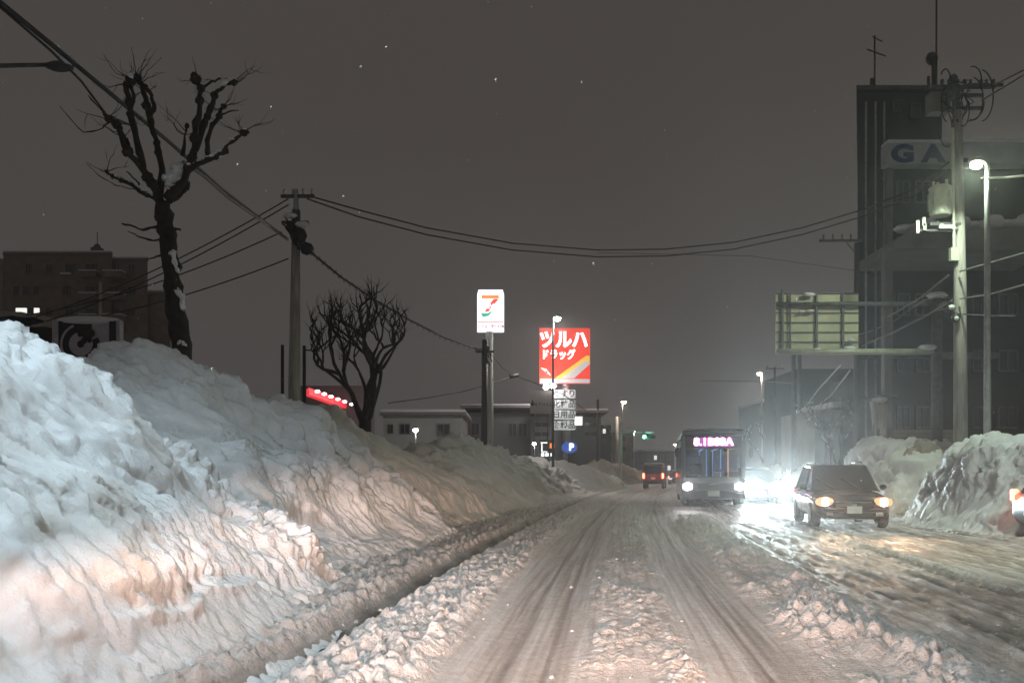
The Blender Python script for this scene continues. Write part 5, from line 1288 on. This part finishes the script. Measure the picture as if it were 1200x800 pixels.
slab('destination_box', (0, BL - .08, 2.48), (2 * W2 - .30, .16, .50), 'black_plastic', .02)
dd_ = slab('destination_display', (.0, BL + .012, 2.50), (1.42, .02, .34), 'led_glow')
text_part('lettering', '8.1B88A', .40, 'led_magenta', dd_, (0, BL + .026, 2.50), rot=(PI / 2, 0, PI), ext=.004, sx=1.08, bold=.012)
for s in (-1, 1):
    hl = slab('headlight', (s * .98, BL + .06, .78), (.42, .10, .26), 'lens_white', .05)
    MB().ball((s * .98, BL + .12, .78), .15, 12, (1.1, .6, 1)).build('bulb', 'head_bus', hl, smooth=True)
    lamp('SPOT', (s * .98, BL + .25, .78), 700, (1, .96, .97), bus, .05, (PI / 2 + .02, 0, 0), math.radians(34), 1.0, 'beam')
    m = MB(); m.tube([(s * 1.18, BL, 2.6), (s * 1.38, BL + .28, 2.5), (s * 1.38, BL + .3, 2.3)], .02, 6); m.ball((s * 1.38, BL + .3, 2.10), .17, 9, (.6, .35, 1.3)); m.build('mirror', 'black_plastic', bus, smooth=True)
m = MB()
for s in (-.5, .35): m.tube([(s, BL + .03, 1.18), (s + .5, BL + .04, 1.72)], .014, 5)
m.build('wiper', 'black_plastic', bus)
slab('number_plate', (0, BL + .145, .52), (.44, .02, .22), 'plate')
m = MB(); 
for k in range(4): m.box((0, BL + .05, .70 + .05 * k), (1.2, .02, .018))
m.build('grille', 'black_plastic', bus)
slab('badge', (0, BL + .052, .84), (.3, .02, .07), 'chrome')
# cabin interior seen through the windscreen
slab('cabin_floor', (0, 0, 1.13), (2 * W2 - .2, 2 * BL - .3, .04), 'black_plastic')
for x in (-.30, .28): slab('cabin_light', (x, 1.6, 2.30), (.10, 5.0, .03), 'bus_blue')
for x, y in ((-.45, 2.6), (-.2, 1.4), (.1, 2.0), (.35, 1.2)): MB().tube([(x, y, 1.15), (x, y, 2.3)], .022, 6).build('handrail', 'bus_blue' if x < .3 else 'bus_blue', bus)  # rails emit by themselves, standing in for cabin light on them
MB().tube([(-.62, 4.2, 1.15), (-.62, 4.2, 2.25)], .025, 6).build('handrail', 'handrail_glow', bus)  # brightness of this pink rail is painted as emission; no lamp here
for k in range(4):
    for s in (-1, 1):
        st_ = MB(); st_.box((s * .75, 2.6 - 1.2 * k, 1.40), (.8, .45, .12)); st_.box((s * .75, 2.35 - 1.2 * k, 1.72), (.8, .10, .6)); st_.build('seat', 'sign_blue', bus, bevel=.04)
slab('steering_column', (.62, 4.45, 1.45), (.42, .12, .42), 'black_plastic', .05)
lamp('POINT', (-.1, 2.6, 2.1), 9, (.5, .7, 1.0), bus, .3, name='cabin_glow')
for x in (-1.05, 1.05):
    for y in (-3.1, 3.1): wheel(bus, x, y, .46, .28)
m = MB(); m.box((0, 0, 3.0), (2 * W2 - .3, 2 * BL - .6, .08)); m.build('snow_cap', 'snow_cap', bus, bevel=.03)

# ================================================================== FALLING SNOW AND AIR
rn2 = random.Random(5)
fs = MB()
for _ in range(230):
    y = rn2.uniform(3.6, 26); x = rn2.uniform(-.62, .62) * y; z = CH + rn2.uniform(-.05, .56) * y
    r = (.0013 + .0065 * rn2.random()**3.5) * (1 + y * .07)
    bse = len(fs.v)
    for p in ((1, 0, 0), (-1, 0, 0), (0, 1, 0), (0, -1, 0), (0, 0, 1.3), (0, 0, -1.3)): fs.v.append(Vector((x + p[0] * r, y + p[1] * r, z + p[2] * r)))
    for f in ((0, 2, 4), (2, 1, 4), (1, 3, 4), (3, 0, 4), (2, 0, 5), (1, 2, 5), (3, 1, 5), (0, 3, 5)): fs.f.append([bse + i for i in f])
o = fs.build('falling_snow', 'snow_crumb', smooth=True); tag(o, 'sparse small snowflakes falling through the night air', 'falling snow', kind='stuff')

hm = bpy.data.materials.new('haze'); hm.use_nodes = True; n = hm.node_tree.nodes; n.clear()
ho = n.new('ShaderNodeOutputMaterial'); hv = n.new('ShaderNodeVolumePrincipled'); hv.inputs['Color'].default_value = (.92, .93, .95, 1)
hv.inputs['Density'].default_value = 0.0012; hv.inputs['Anisotropy'].default_value = 0.8
hm.node_tree.links.new(hv.outputs[0], ho.inputs['Volume']); M['haze'] = hm
hz = MB().box((40, 150, 19), (420, 380, 41)).build('haze', 'haze'); tag(hz, 'thin snowy night haze over the whole road', 'haze', kind='stuff')
